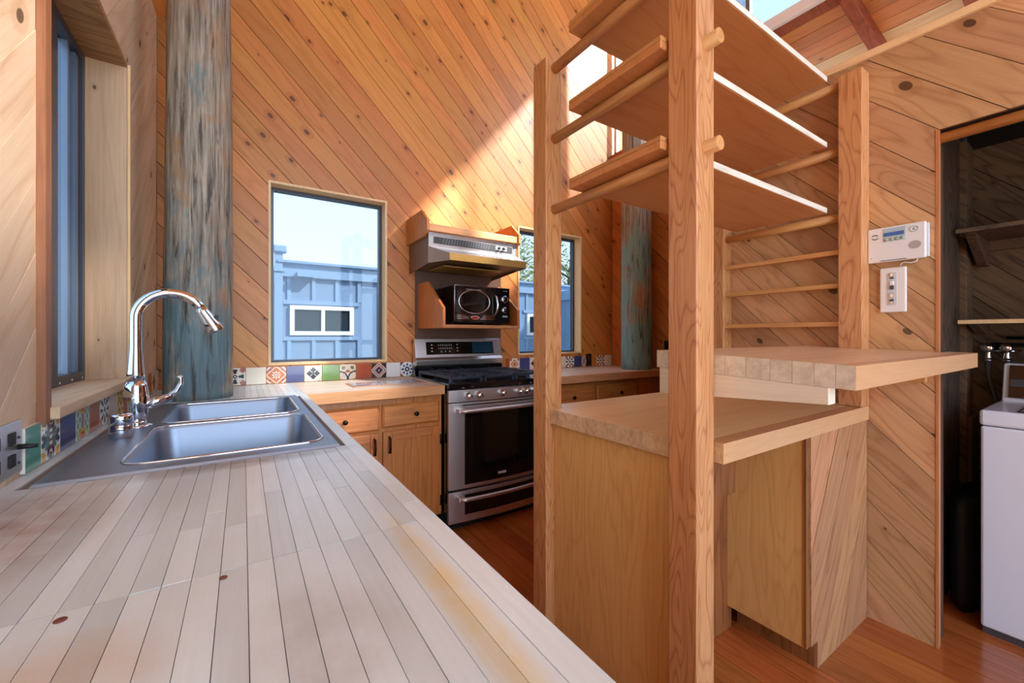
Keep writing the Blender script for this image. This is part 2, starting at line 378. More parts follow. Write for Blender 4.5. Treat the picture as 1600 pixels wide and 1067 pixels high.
def boards(parent, to3, depth, cells, dirn, pitch, phase, mat, gap=.0036, name='board', vary=.0012, skip=None):
    """dirn = unit (a,b) across the boards in (u,v); depth = 3D vector to the face"""
    a, b = dirn; polys = [[(c[0], c[2]), (c[1], c[2]), (c[1], c[3]), (c[0], c[3])] if len(c) == 4 and not isinstance(c[0], tuple) else list(c) for c in cells]
    smin = min(a*p[0]+b*p[1] for P in polys for p in P); smax = max(a*p[0]+b*p[1] for P in polys for p in P)
    res = []
    for k in range(math.floor((smin-phase)/pitch), math.ceil((smax-phase)/pitch)):
        s0 = phase+k*pitch+gap/2; s1 = phase+(k+1)*pitch-gap/2; mb = MB(); dd = Vector(depth)*(1+random.uniform(-vary, vary)*60)
        for P in polys:
            q = clip(clip(P, a, b, s0), -a, -b, -s1)
            if len(q) >= 3 and area(q) > 1e-5: mb.prism([to3(u, v) for u, v in q], dd)
        if mb.f: res.append(mb.build(name, mat(k) if callable(mat) else mat, parent))
    return res
def wallcells(to3, ext, cells, name, mat):
    mb = MB()
    for c in cells: mb.prism([to3(c[0], c[2]), to3(c[1], c[2]), to3(c[1], c[3]), to3(c[0], c[3])], ext)
    return mb.build(name, mat)

# ================================================================== SETTING
XL, YB, XR, XF = -.40, 2.98, 2.25, 3.184
CEIL = 4.64
# floor
fl = struct(bx('floor', 'backing', None, -1.0, 3.5, -2.6, 3.1, -.12, -.012), 'glossy reddish fir plank floor')
boards(fl, lambda u, v: (u, v, -.012), (0, 0, .012), [(.1, 3.3, -1.2, 2.99)], (1, 0), .115, .02, 'floor', gap=.002, name='floor_plank', vary=0)
boards(fl, lambda u, v: (u, v, -.012), (0, 0, .012), [(-.4, 2.2, -2.55, -1.2)], (1, 0), .115, .02, 'floor', gap=.002, name='floor_plank', vary=0)
# back wall with two windows
W2 = (.145, .857, 1.04, 2.172); W3 = (2.03, 2.752, 1.055, 2.165)
HOLE = lambda W, t: (W[0]-t, W[1]+t, W[2]-t, W[3]+t)
bc = cells_minus(-.55, 4.0, 0, CEIL, [HOLE(W2, .016), HOLE(W3, .016)])
wb = struct(wallcells(lambda u, v: (u, YB+.012, v), (0, .14, 0), bc, 'wall_back', 'backing'), 'tall back wall of knotty diagonal cedar boards')
boards(wb, lambda u, v: (u, YB+.012, v), (0, -.012, 0), cells_minus(-.4, 3.7, .88, CEIL, [HOLE(W2, .0145), HOLE(W3, .0145)]), (R2, R2), .1198, 1.258, 'cedar_back')
# left wall with window
W1 = (1.43, 2.25, 1.04, 2.30)
wl = struct(wallcells(lambda u, v: (XL-.012, u, v), (-.16, 0, 0), cells_minus(-2.6, 3.12, 0, 2.97, [HOLE(W1, .032)]), 'wall_left', 'backing'), 'left wall of pale diagonal pine boards')
boards(wl, lambda u, v: (XL-.012, u, v), (.012, 0, 0), cells_minus(-.9, 2.968, .9, 2.97, [(W1[0]-.018, W1[1]+.018, W1[2]-.031, W1[3]+.022)]), (-R2, R2), .1215, .2496, 'cedar_left', gap=.0018)
# right wall: cupboard wall with the laundry opening
OPEN_Y, OPEN_Z = .427, 2.01
wr = struct(wallcells(lambda u, v: (XR+.012, u, v), (.10, 0, 0), cells_minus(-2.6, 1.31, 0, 2.40, [(-.95, OPEN_Y, -1, OPEN_Z)]), 'wall_right', 'backing'), 'right wall of diagonal cedar boards beside the laundry opening')
boards(wr, lambda u, v: (XR+.012, u, v), (-.012, 0, 0), cells_minus(-.95, 1.31, 0, 2.40, [(-.95, OPEN_Y, -1, OPEN_Z)]), (-R2, R2), .1216, 1.0034, 'cedar_right', gap=.0024)
struct(bx('trim_1', 'trim_brown', None, XR-.002, XR+.028, OPEN_Y-.008, OPEN_Y, 0.0, OPEN_Z), 'brown edge board of the laundry opening')
struct(MB().tube([(XR+.03, -.9, OPEN_Z-.028), (XR+.03, OPEN_Y, OPEN_Z-.028)], .02, 12).build('trim_2', 'fir_y'), 'round wooden rail along the top of the laundry opening')
struct(bx('trim_3', 'roof_pale', None, XR-.015, XR+.13, -2.0, 1.32, 2.40, 2.43), 'pale cap board on top of the right wall')
# far right wall of the kitchen
wf = struct(wallcells(lambda u, v: (XF+.012, u, v), (.10, 0, 0), [(1.31, 3.0, 0, 2.98)], 'wall_far_right', 'backing'), 'far right wall of orange diagonal boards')
boards(wf, lambda u, v: (XF+.012, u, v), (-.012, 0, 0), [(1.5, 2.968, .88, 2.98)], (-R2, R2), .12, .05, 'cedar_far')
struct(bx('trim_4', 'redwood', None, XF-.03, XF+.12, 1.31, 2.965, 2.98, 3.06), 'reddish beam on top of the far right wall')
# laundry closet
CB, CS = 3.25, .50
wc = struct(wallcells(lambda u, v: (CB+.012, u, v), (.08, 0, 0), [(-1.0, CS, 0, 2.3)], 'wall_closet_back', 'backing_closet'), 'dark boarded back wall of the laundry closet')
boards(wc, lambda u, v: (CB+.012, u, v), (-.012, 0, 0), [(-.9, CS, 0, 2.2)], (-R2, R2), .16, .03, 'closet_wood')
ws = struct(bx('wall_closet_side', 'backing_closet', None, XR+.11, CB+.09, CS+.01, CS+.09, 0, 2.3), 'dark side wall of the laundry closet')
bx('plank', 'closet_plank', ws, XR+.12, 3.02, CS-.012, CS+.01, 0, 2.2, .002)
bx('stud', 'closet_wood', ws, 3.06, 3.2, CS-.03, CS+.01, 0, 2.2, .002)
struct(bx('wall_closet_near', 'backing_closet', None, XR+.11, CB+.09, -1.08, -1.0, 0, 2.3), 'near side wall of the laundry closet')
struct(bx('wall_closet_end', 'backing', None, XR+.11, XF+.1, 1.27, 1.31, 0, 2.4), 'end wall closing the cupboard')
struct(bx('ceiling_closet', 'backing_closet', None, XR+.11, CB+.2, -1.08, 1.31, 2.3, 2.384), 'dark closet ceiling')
# ceiling: sloped boards from the left wall, flat top, clerestory to the right
SKL = (1.72, 2.45, -2.4, .1)  # opening for an unseen skylight, added to brighten the room
def cslab(x0, z0, x1, z1, ya, yb): return MB().prism([(x0, ya, z0), (x1, ya, z1), (x1, ya, z1+.1), (x0, ya, z0+.1)], (0, yb-ya, 0))
cm = MB()
for (x0, z0_, x1, z1_, ya, yb) in ((-.56, 2.97-.16*.749, 1.67, CEIL, -2.6, 3.15), (1.67, CEIL, SKL[0], CEIL, -2.6, 3.15), (SKL[1], CEIL, 3.25, CEIL, -2.6, 3.15), (SKL[0], CEIL, SKL[1], CEIL, SKL[3], 3.15), (SKL[0], CEIL, SKL[1], CEIL, -2.6, SKL[2])):
    cm.prism([(x0, ya, z0_), (x1, ya, z1_), (x1, ya, z1_+.1), (x0, ya, z0_+.1)], (0, yb-ya, 0))
ceil = struct(cm.build('ceiling', 'roof'), 'vaulted board ceiling')
sky_fr = MB().box(SKL[0], SKL[0]+.03, SKL[2], SKL[3], CEIL+.02, CEIL+.08).box(SKL[1]-.03, SKL[1], SKL[2], SKL[3], CEIL+.02, CEIL+.08).box(SKL[0]+.03, SKL[1]-.03, SKL[2], SKL[2]+.03, CEIL+.02, CEIL+.08).box(SKL[0]+.03, SKL[1]-.03, SKL[3]-.03, SKL[3], CEIL+.02, CEIL+.08)
w6 = struct(sky_fr.build('fill_skylight', 'white_frame'), 'unseen roof skylight added for more daylight')
MB().box(SKL[0]+.03, SKL[1]-.03, SKL[2]+.03, SKL[3]-.03, CEIL+.045, CEIL+.05).build('pane', 'roof_glass', w6)
lr0, lr1 = (2.6, 3.014), (3.42, 2.891)
def lrp(x, y): return (x, y, lr0[1]+(x-lr0[0])*(lr1[1]-lr0[1])/(lr1[0]-lr0[0])+.014)
lowc = struct(MB().prism([(2.632, -1.2, 3.025), (3.5, -1.2, 2.895), (3.5, -1.2, 2.98), (2.632, -1.2, 3.10)], (0, 2.8, 0)).build('ceiling_low', 'backing'), 'low sloped board ceiling over the closet')
boards(lowc, lrp, (0, 0, -.014), [(2.6, 3.42, -1.2, 1.6)], (1, 0), .092, 2.6, lambda k: 'redwood' if k == 0 else ('roof_pale' if k >= 5 else 'roof'), gap=.004, name='ceiling_board')
for ry in (.80, .42): MB().prism([lrp(2.6, ry), lrp(3.4, ry), tuple(Vector(lrp(3.4, ry))-Vector((0, 0, .11))), tuple(Vector(lrp(2.6, ry))-Vector((0, 0, .075)))], (0, .055, 0)).build('rafter', 'redwood', lowc, .004)
struct(bx('floor_bounce', 'roof_pale', None, XR+.135, 3.5, -1.2, 1.31, 2.385, 2.40), 'pale closet top added to bounce light onto the low ceiling')  # unseen, made pale to throw light up at the low ceiling
w7 = struct(MB().box(3.44, 3.48, -1.2, 1.31, 2.40, 2.43).box(3.44, 3.48, -1.2, 1.31, 2.87, 2.90).build('fill_window', 'white_frame'), 'unseen window strip added above the closet to let light in')  # unseen glazing added so daylight reaches the closet top
bx('pane', 'roof_glass', w7, 3.458, 3.462, -1.2, 1.31, 2.43, 2.87)
struct(bx('wall_upper_near', 'backing', None, 2.36, 2.62, -2.6, .28, 2.44, CEIL), 'upper wall beside the clerestory')
# clerestory windows
def pane_window(name, frame, glass, rects, label, fr='white_frame'):
    o = struct(frame.build(name, fr), label); glass.build('pane', rects or 'roof_glass', o); return o
fr = MB().box(2.572, 2.598, -1.2, 1.6, 3.0, 3.062).box(2.598, 2.625, .30, 1.6, 3.03, 3.055).box(2.585, 2.625, .30, 1.6, CEIL-.03, CEIL)
for y in (.30, 1.57): fr.box(2.585, 2.625, y, y+.03, 3.055, CEIL-.03)
pane_window('window_4', fr, MB().box(2.602, 2.607, .33, 1.57, 3.055, CEIL-.03), None, 'white framed clerestory pane above the low ceiling')
fr = MB().box(XF+.01, XF+.05, 1.63, 2.95, 3.06, 3.09).box(XF+.01, XF+.05, 1.63, 2.95, CEIL-.04, CEIL)
for y in (1.6, 2.92): fr.box(XF+.01, XF+.05, y, y+.03, 3.06, CEIL)
pane_window('window_5', fr, MB().box(XF+.025, XF+.03, 1.63, 2.92, 3.09, CEIL-.04), 'clear_glass', 'clerestory pane above the far right wall')

# windows 2 and 3 in the back wall
def back_window(name, W, label):
    x0, x1, z0, z1 = W; t = .014
    o = struct(MB().box(x0-t, x0, YB-.006, YB+.15, z0-t, z1+t).box(x1, x1+t, YB-.006, YB+.15, z0-t, z1+t).box(x0, x1, YB-.006, YB+.15, z1, z1+t).box(x0, x1, YB-.006, YB+.15, z0-t, z0).build(name, 'trim_pale'), label)
    f = .02; y0, y1 = YB+.085, YB+.125
    MB().box(x0, x0+f, y0, y1, z0, z1).box(x1-f, x1, y0, y1, z0, z1).box(x0+f, x1-f, y0, y1, z1-f, z1).box(x0+f, x1-f, y0, y1, z0, z0+f*.7).build('window_frame', 'dark_frame', o)
    MB().box(x0+f, x1-f, YB+.102, YB+.107, z0+f*.7, z1-f).build('pane', 'glass', o)
    return o
back_window('window_2', W2, 'large fixed window above the tiled counter')
back_window('window_3', W3, 'narrow window behind the tall shelf post')
# window 1 in the left wall
y0, y1, z0, z1 = W1
w1 = struct(MB().box(XL-.16, XL+.004, y1, y1+.016, z0, z1).box(XL-.16, XL+.004, y0-.016, y0, z0, z1).build('window_1', 'reveal'), 'deep left window with black sliding frame')
bx('window_head', 'reveal_head', w1, XL-.16, XL+.004, y0-.016, y1+.016, z1, z1+.02)
bx('window_sill', 'sill', w1, XL-.16, XL+.032, y0-.012, y1+.012, z0-.03, z0, .004)
bx('casing', ['casing_dark'], w1, XL, XL+.016, y0-.038, y0-.004, z0-.035, 2.62)
bx('casing', ['trim_pale'], w1, XL, XL+.012, y1+.016, y1+.03, z0, z1+.02)
xf = XL-.116
MB().box(xf-.04, xf, y0, y1, z0, z0+.035).box(xf-.04, xf, y0, y1, z1-.03, z1).box(xf-.04, xf, y1-.028, y1, z0+.035, z1-.03).box(xf-.035, xf+.004, 1.875, 1.955, z0+.035, z1-.03).build('window_frame', 'dark_frame', w1)
MB().box(xf-.045, xf-.008, y1-.075, y1-.045, z0+.035, z1-.03).box(xf-.05, xf-.02, y1-.112, y1-.09, z0+.035, z1-.03).box(xf-.045, xf-.01, y1-.15, y1-.135, z0+.035, z1-.03).build('window_track', 'grey_frame', w1)
bx('pane', 'glass_left', w1, xf-.03, xf-.026, y0, y1-.02, z0+.03, z1-.03)
for yy in (1.98, 2.1, 2.21): MB().lathe([(.004, 0), (.004, .003), (0, .004)], (xf+.0, yy, z0+.012), 'x', 8).build('screw', 'chrome', w1)

# ------------------------------------------------------------------ tiles
CR, WH, BL, NV, TC, OR, YE, GR, BK, LG, TE = [S(*c) for c in ((238, 226, 204), (236, 236, 232), (66, 74, 124), (34, 42, 78), (186, 84, 44), (208, 112, 54), (226, 176, 58), (124, 172, 70), (30, 28, 34), (196, 204, 176), (86, 164, 140))]
def pat(kind, x, y):
    r = math.hypot(x, y); a = math.atan2(y, x); m = abs(x)+abs(y); q = max(abs(x), abs(y))
    if kind == 'ring':
        if r < .16: return WH if r > .08 else OR
        if r < .5 and math.cos(8*a) > .1 and r > .2: return WH if r < .42 else CR
        if m < .95: return OR
        if m < 1.15: return CR
        if m < 1.5: return OR if abs(abs(x)-abs(y)) > .12 else S(90, 80, 90)
        return CR if m < 1.75 else OR
    if kind == 'diamonds':
        for dx, dy in ((0, .42), (0, -.42), (.42, 0), (-.42, 0)):
            if abs(x-dx)+abs(y-dy) < .36: return BK
        if m < .16: return BK
        return LG if abs(x)+abs(y) > 1.45 and abs(x)+abs(y) < 1.65 else CR
    if kind == 'flower':
        if m < .34 and y > -.1: return OR
        if abs(math.hypot(abs(x)-1.0, y+.9)-.95) < .09: return BK
        if abs(math.hypot(abs(x)-.55, y-.55)) < .24: return S(120, 122, 60)
        if r > 1.2: return YE
        return CR if y > -.2 or abs(x) > .3 else WH
    if kind == 'star':
        if m < .12: return WH
        if m < .5: return NV
        if m < .68: return S(196, 90, 80)
        if m < .82: return CR
        if m < .98: return NV
        if m < 1.12: return CR
        if m < 1.26: return S(186, 70, 60)
        return BK if q > .55 else CR
    if kind == 'bluewheel':
        if r > .98: return S(120, 80, 60) if m > 1.5 else WH
        if r < .14: return WH
        if r < .36: return NV
        if r < .46: return WH
        if r < .86: return S(58, 100, 150) if math.cos(8*a) > -.1 else WH
        return WH
    if kind == 'darkstar':
        if r < .2: return WH if r < .1 else BK
        if r < .85 and math.cos(4*a) > .35 and r > .3: return BK
        if r > .8 and math.cos(4*a+PI) > .5: return S(176, 96, 70)
        return CR
    if kind == 'starred':
        if r < .18: return BK
        if r < .9 and math.cos(8*a) > .2 and r > .35: return BK
        if m > 1.45: return S(196, 84, 58)
        return WH
    if kind == 'talavera':
        if abs(x) < .16 and abs(y) < .8: return S(150, 44, 48) if (int((y+1)*6) % 2) else CR
        if math.hypot(abs(x)-.95, abs(y)-.95) < .62: return YE if math.hypot(abs(x)-.95, abs(y)-.95) < .45 else WH
        if .2 < abs(x) < .55 and abs(y) < .5: return S(52, 128, 92)
        return NV if abs(math.sin(7*a)) > .3 else CR
    if kind == 'sprig':
        if math.hypot(x, y+1) < .42 or math.hypot(x, y-1) < .38: return S(190, 90, 70)
        if math.hypot(x, y+1) < .62 or math.hypot(x, y-1) < .55: return YE
        if abs(x) < .14: return S(176, 110, 120)
        return S(120, 150, 120) if math.sin(11*x)*math.sin(9*y) > .2 else LG
    if kind == 'yellowgreen':
        return S(96, 128, 50) if math.sin(9*x)*math.sin(8*y) > .25 else YE
    if kind == 'orangediamond':
        if m < .4: return OR
        if m < .55: return CR
        if m < .8: return OR
        if m < 1.05: return CR
        return OR if abs(abs(x)-abs(y)) < .3 and m > 1.3 else YE if m > 1.5 else CR
    if kind == 'redflower':
        if r < .25: return S(190, 80, 50)
        if abs(math.sin(4*a)) > .6 and r < .8: return BK
        return WH if m < 1.3 else S(190, 80, 50)
    if kind == 'grey':
        v = math.sin(7*x+2*y)*math.sin(6*y-3*x)
        return S(112, 128, 156) if v > .15 else S(206, 210, 216) if v > -.5 else S(70, 76, 104)
    return {'cream': CR, 'white': WH, 'blue': BL, 'navy': NV, 'terra': TC, 'green': GR, 'teal': TE, 'ltterra': S(196, 112, 80)}[kind]
PLAIN = ('cream', 'white', 'blue', 'navy', 'terra', 'green', 'teal', 'ltterra')
_tm = {}
def tilemesh(kind, w, h, t):
    key = (kind, round(w, 4), round(h, 4))
    if key in _tm: return _tm[key]
    n = 3 if kind in PLAIN else 26
    vs = []; fs = []; cs = []
    for j in range(n+1):
        for i in range(n+1):
            vs.append(((i/n-.5)*w, (j/n-.5)*h, t))
    for j in range(n):
        for i in range(n):
            a = j*(n+1)+i; fs.append((a, a+1, a+n+2, a+n+1))
            x = (i+.5)/n*2-1; y = (j+.5)/n*2-1
            cs.append(pat(kind, x, y))
    b = len(vs); vs += [(-w/2, -h/2, 0), (w/2, -h/2, 0), (w/2, h/2, 0), (-w/2, h/2, 0)]
    c4 = [0, n, (n+1)**2-1, (n+1)*n]
    for k in range(4):
        fs.append((b+k, b+(k+1) % 4, c4[(k+1) % 4], c4[k])); cs.append(CR)
    me = bpy.data.meshes.new('tile'); me.from_pydata(vs, [], fs); me.materials.append(M['tile'])
    ca = me.color_attributes.new('Col', 'FLOAT_COLOR', 'CORNER'); li = 0
    for f, c in zip(fs, cs):
        for _ in f: ca.data[li].color = c; li += 1
    _tm[key] = me
    return me
def tile(kind, w, h, pos, rot, parent, t=.008):
    o = bpy.data.objects.new('tile', tilemesh(kind, w-.003, h-.003, t)); COL.objects.link(o)
    o.rotation_euler = rot; o.location = pos; setpar(o, parent); return o
CZ = .912
RB = (PI/2, 0, 0)           # facing -Y
xs = [-.095, .013, .12, .229, .332, .439, .547, .655, .76, .864, .967, 1.07]
for a, b, k in zip(xs, xs[1:], ['darkstar', 'cream', 'ring', 'blue', 'diamonds', 'green', 'flower', 'terra', 'star', 'white', 'bluewheel']):
    tile(k, b-a, .106, ((a+b)/2, YB-.0005, CZ+.053), RB, wb)
for a, b, k in [(1.885, 1.925, 'terra'), (1.925, 2.03, 'orangediamond'), (2.03, 2.14, 'blue'), (2.14, 2.25, 'diamonds'), (2.25, 2.355, 'terra'), (2.355, 2.46, 'bluewheel'), (2.46, 2.56, 'cream'), (2.56, 2.665, 'starred'), (2.665, 2.765, 'blue'), (2.765, 2.825, 'redflower'), (2.973, 3.078, 'starred'), (3.078, 3.18, 'white')]:
    tile(k, b-a, .106, ((a+b)/2, YB-.0005, CZ+.053), RB, wb)
RLT = (PI/2, 0, PI/2)       # facing +X, u along +Y
ys = [1.308, 1.393, 1.508, 1.629, 1.745, 1.858, 1.97, 2.085, 2.20, 2.31, 2.425, 2.54, 2.655, 2.77, 2.885, 2.965]
for a, b, k in zip(ys, ys[1:], ['teal', 'talavera', 'blue', 'sprig', 'ltterra', 'starred', 'cream', 'yellowgreen', 'navy', 'bluewheel', 'terra', 'cream', 'ltterra', 'diamonds', 'cream']):
    h = .1 if b < 2.3 else .112
    tile(k, b-a, h, (XL+.0005, (a+b)/2, CZ+h/2), RLT, wl)

# ================================================================== WORKTOPS
CT = .91
wt = thing('worktop', 'pale worn maple plank worktop with the sink set into it', 'worktop', (0, 1.0, .85))
bx('core', 'counter_joint', wt, XL+.002, .262, -.6, 1.19, .853, CT-.004)
MB().box(.216, .262, 1.19, 2.33, .853, CT-.004).box(XL+.002, -.345, 1.19, 2.31, .853, CT-.004).box(XL+.002, .262, 2.31, YB-.002, .853, CT-.004).build('core', 'counter_joint', wt)
nst = 23; sw = (.265-XL)/nst; rj = random.Random(3)
SKX0, SKX1, SKY0, SKY1 = -.355, .224, 1.195, 2.315
for i in range(nst):
    a = XL+i*sw+.0004; b = XL+(i+1)*sw-.0004
    if i == 0: a = XL+.001
    cuts = [-.6, .64 if 4 < i < 22 else (.50 if i < 5 else .72)]
    over = (b > SKX0 and a < SKX1)
    end = SKY0-.004 if over else YB-.003
    if rj.random() < .75: cuts.append(.64+rj.uniform(.12, .42))
    if rj.random() < .5: cuts.insert(1, rj.uniform(.0, .35))
    if not over and end > 2: cuts += [1.5+rj.uniform(0, .3), 2.2+rj.uniform(0, .2)]
    cuts.append(end)
    for c0, c1 in zip(cuts, cuts[1:]):
        bx('plank', 'counter', wt, a, b, c0+.0007, c1-.0007, .87, CT+rj.uniform(-.0004, .0004))
    if over: bx('plank', 'counter', wt, a, b, SKY1+.004, YB-.003, .87, CT)
def cpx(px_, py_, z=CT):
    d = (CAM_H-z)*F_PX/(py_-HORIZ); Fx, Fy = math.sin(YAW), math.cos(YAW)
    return (d*(Fx+(px_-800)/F_PX*Fy), d*(Fy-(px_-800)/F_PX*Fx))
for (u, v, r) in ((349, 903, .0042), (94, 970, .0055)):
    p = cpx(u, v); MB().lathe([(r, -.004), (r, .0012), (0, .0014)], (p[0], p[1], CT), 'z', 14).build('plug', 'plug', wt)
bx('front_edge', 'counter', wt, .2635, .272, -.6, 2.33, .853, CT-.001, .002)
# back worktop left of the range, continues the L
yw = (YB-2.35)/11
for i in range(11):
    bx('plank', 'counter_x', wt, .2655, 1.036, 2.35+i*yw+.0007, 2.35+(i+1)*yw-.0007-(.002 if i == 10 else 0), .87, CT)
bx('edge_board', 'counter_edge', wt, .272, 1.036, 2.328, 2.3495, .853, CT, .002)
inl = thing('tile_trivet', 'blue and grey patterned tiles inlaid in the counter left of the range', 'trivet', (.76, 2.6, CT))
for i in range(4):
    for j in range(2):
        tile('grey' if (i+j) % 2 == 0 else ('bluewheel' if j else 'starred'), .105, .105, (.60+i*.107, 2.56+j*.107, CT+.002), (0, 0, 0), inl, t=.0015)
bx('tile_border', 'trim_brown', inl, .535, .985, 2.495, 2.73, CT+.0002, CT+.0025)
# far worktop
wt2 = thing('worktop', 'far worktop right of the range under the blue green log', 'worktop', (2.5, 2.65, .853))
for i in range(11):
    bx('plank', 'counter_x', wt2, 1.822, XF-.004, 2.35+i*yw+.0007, 2.35+(i+1)*yw-.0007-(.002 if i == 10 else 0), .853, CT)
bx('edge_board', 'counter_edge', wt2, 1.822, XF-.004, 2.328, 2.3495, .853, CT, .002)

# ------------------------------------------------------------------ sink
def rrect(x0, x1, y0, y1, r, z, n=6):
    out = []
    for cx, cy, a0 in ((x1-r, y1-r, 0), (x0+r, y1-r, 90), (x0+r, y0+r, 180), (x1-r, y0+r, 270)):
        for k in range(n+1):
            a = math.radians(a0+90*k/n); out.append((cx+r*math.cos(a), cy+r*math.sin(a), z))
    return out
sk = thing('kitchen_sink', 'double bowl stainless steel sink set in the maple worktop', 'sink', (-.06, 1.75, CT))
B1 = (-.232, .187, 1.262, 1.735); B2 = (-.232, .18, 1.80, 2.245)
bm = bmesh.new(); edges = []
for loop in ([(-.350, 1.20, 0), (.219, 1.20, 0), (.219, 2.31, 0), (-.350, 2.31, 0)], rrect(*B1, .045, 0), rrect(*B2, .045, 0)):
    vv = [bm.verts.new((p[0], p[1], CT+.005)) for p in loop]
    edges += [bm.edges.new((vv[k], vv[(k+1) % len(vv)])) for k in range(len(vv))]
bmesh.ops.triangle_fill(bm, edges=edges, use_beauty=True)
outer = [e for e in bm.edges if e.is_boundary and all(abs(v.co.x+.350) < 1e-4 or abs(v.co.x-.219) < 1e-4 or abs(v.co.y-1.20) < 1e-4 or abs(v.co.y-2.31) < 1e-4 for v in e.verts)]
ext = bmesh.ops.extrude_edge_only(bm, edges=outer)
for e in ext['geom']:
    if isinstance(e, bmesh.types.BMVert): e.co.z = CT-.001; e.co.x += (.004 if e.co.x > 0 else -.004); e.co.y += (.004 if e.co.y > 1.7 else -.004)
bmesh.ops.recalc_face_normals(bm, faces=bm.faces)
me = bpy.data.meshes.new('rim'); bm.to_mesh(me); bm.free(); me.materials.append(M['sink_steel']); ro = bpy.data.objects.new('rim', me); COL.objects.link(ro); setpar(ro, sk)
for B in (B1, B2):
    mb = MB(); x0, x1, y0, y1 = B; rows = []
    for ins, z, r in ((0, CT+.005, .045), (.002, CT+.001, .045), (.006, CT-.006, .045), (.014, CT-.12, .05), (.02, CT-.165, .052), (.032, CT-.18, .055), (.055, CT-.186, .06)):
        rows.append(rrect(x0+ins, x1-ins, y0+ins, y1-ins, r, z))
    mb.grid(rows[::-1], 0, True, True); mb.face(rows[-1])
    bo = mb.build('bowl', 'sink_steel', sk)
    MB().lathe([(.045, .0), (.045, .003), (.03, .001), (0, -.002)], ((x0+x1)/2, (y0+y1)/2, CT-.186), 'z', 20).build('drain', 'chrome', bo)
    lip = [tuple(Vector(p)+Vector((0, 0, 0))) for p in rrect(x0-.006, x1+.006, y0-.006, y1+.006, .05, CT+.0055)]
    MB().tube(lip+[lip[0]], .0035, 8, False).build('lip', 'chrome', bo)
# faucet
FX, FY = -.292, 1.79
fc = thing('kitchen_faucet', 'tall chrome pull-down faucet with side lever', 'faucet', (FX, FY, CT))
MB().lathe([(.042, .005), (.042, .008), (.035, .013), (.028, .016)], (FX, FY, CT), 'z', 28).build('base_plate', 'chrome', fc)
MB().lathe([(.027, .012), (.031, .06), (.033, .10), (.029, .135), (.0255, .15)], (FX, FY, CT), 'z', 28).build('body', 'chrome', fc)
pts = []; rr = []
for k in range(8): z = .15+.20*k/7; pts.append((FX-.001, FY, CT+z)); rr.append(.0245-.0085*min(1, k/4))
ca = (FX+.088, CT+.355); R = .090
for k in range(1, 17):
    a = PI-k*(PI*.86)/16; pts.append((ca[0]+R*math.cos(a), FY, ca[1]+R*math.sin(a))); rr.append(.0158)
MB().tube(pts, rr, 18).build('spout', 'chrome', fc)
e = Vector(pts[-1]); dr = (e-Vector(pts[-2])).normalized()
hd = MB().tube([e-dr*.004, e+dr*.01, e+dr*.045, e+dr*.085, e+dr*.09], [.0165, .0175, .021, .0255, .0235], 18).build('spray_head', 'chrome', fc)
MB().box(-.006, .006, -.003, .003, -.014, .014).build('spray_button', 'black_matte', hd).location = e+dr*.045+Vector((.021, -.004, .006))
MB().tube([(FX+.02, FY, CT+.07), (FX+.05, FY+.01, CT+.082), (FX+.085, FY+.02, CT+.093)], [.0165, .016, .014], 14).build('lever_hub', 'chrome', fc)
MB().tube([(FX+.08, FY+.02, CT+.092), (FX+.10, FY+.02, CT+.11), (FX+.112, FY+.02, CT+.135), (FX+.112, FY+.02, CT+.155), (FX+.106, FY+.02, CT+.163)], [.012, .009, .0075, .0075, .009], 12).build('lever', 'chrome', fc)
ag = thing('air_gap_cap', 'short chrome cylinder cap on the sink rim in front of the faucet', 'sink fitting', (-.298, 1.625, CT))
MB().lathe([(.027, .0052), (.027, .040), (.0255, .041), (.0255, .043), (.027, .044), (.027, .066), (.024, .072), (0, .073)], (-.298, 1.625, CT), 'z', 24).build('cap', 'chrome', ag)
MB().box(-.302+.01, -.302+.03, 1.598, 1.60, CT+.034, CT+.037).box(-.312, -.285, 1.5975, 1.6, CT+.028, CT+.031).build('vent_slot', 'black_matte', ag)

# ------------------------------------------------------------------ log posts
def log(name, cx, cy, r0, r1, z0, z1, label, seed, mat='log'):
    rows = []; rnd = random.Random(seed); ph = [rnd.uniform(0, 6) for _ in range(8)]
    for j in range(61):
        f = j/60; z = z0+(z1-z0)*f; r = r0+(r1-r0)*f; row = []
        for k in range(56):
            a = 2*PI*k/56
            q = r*(1+.018*math.sin(2*a+ph[0]+z)+.012*math.sin(3*a+ph[1]-1.7*z)+.006*math.sin(7*a+ph[2]+3*z)+.004*math.sin(17*a+ph[3]+5*math.sin(z*2))+.012*math.sin(1.7*z+ph[4]))
            row.append((cx+q*math.cos(a), cy+q*math.sin(a), z))
        rows.append(row)
    mb = MB().grid(rows, 0, True, True); mb.face(rows[0][::-1]); mb.face(rows[-1])
    return tag(mb.build(name, mat), label, 'post')
log('log_post', -.178, 2.51, .136, .122, CT+.0005, 3.05, 'thick weathered log post behind the sink', 2)
log('log_post', 3.0, 2.50, .136, .125, CT+.0005, 4.5, 'blue green stained log post on the far worktop', 5, 'log_teal')

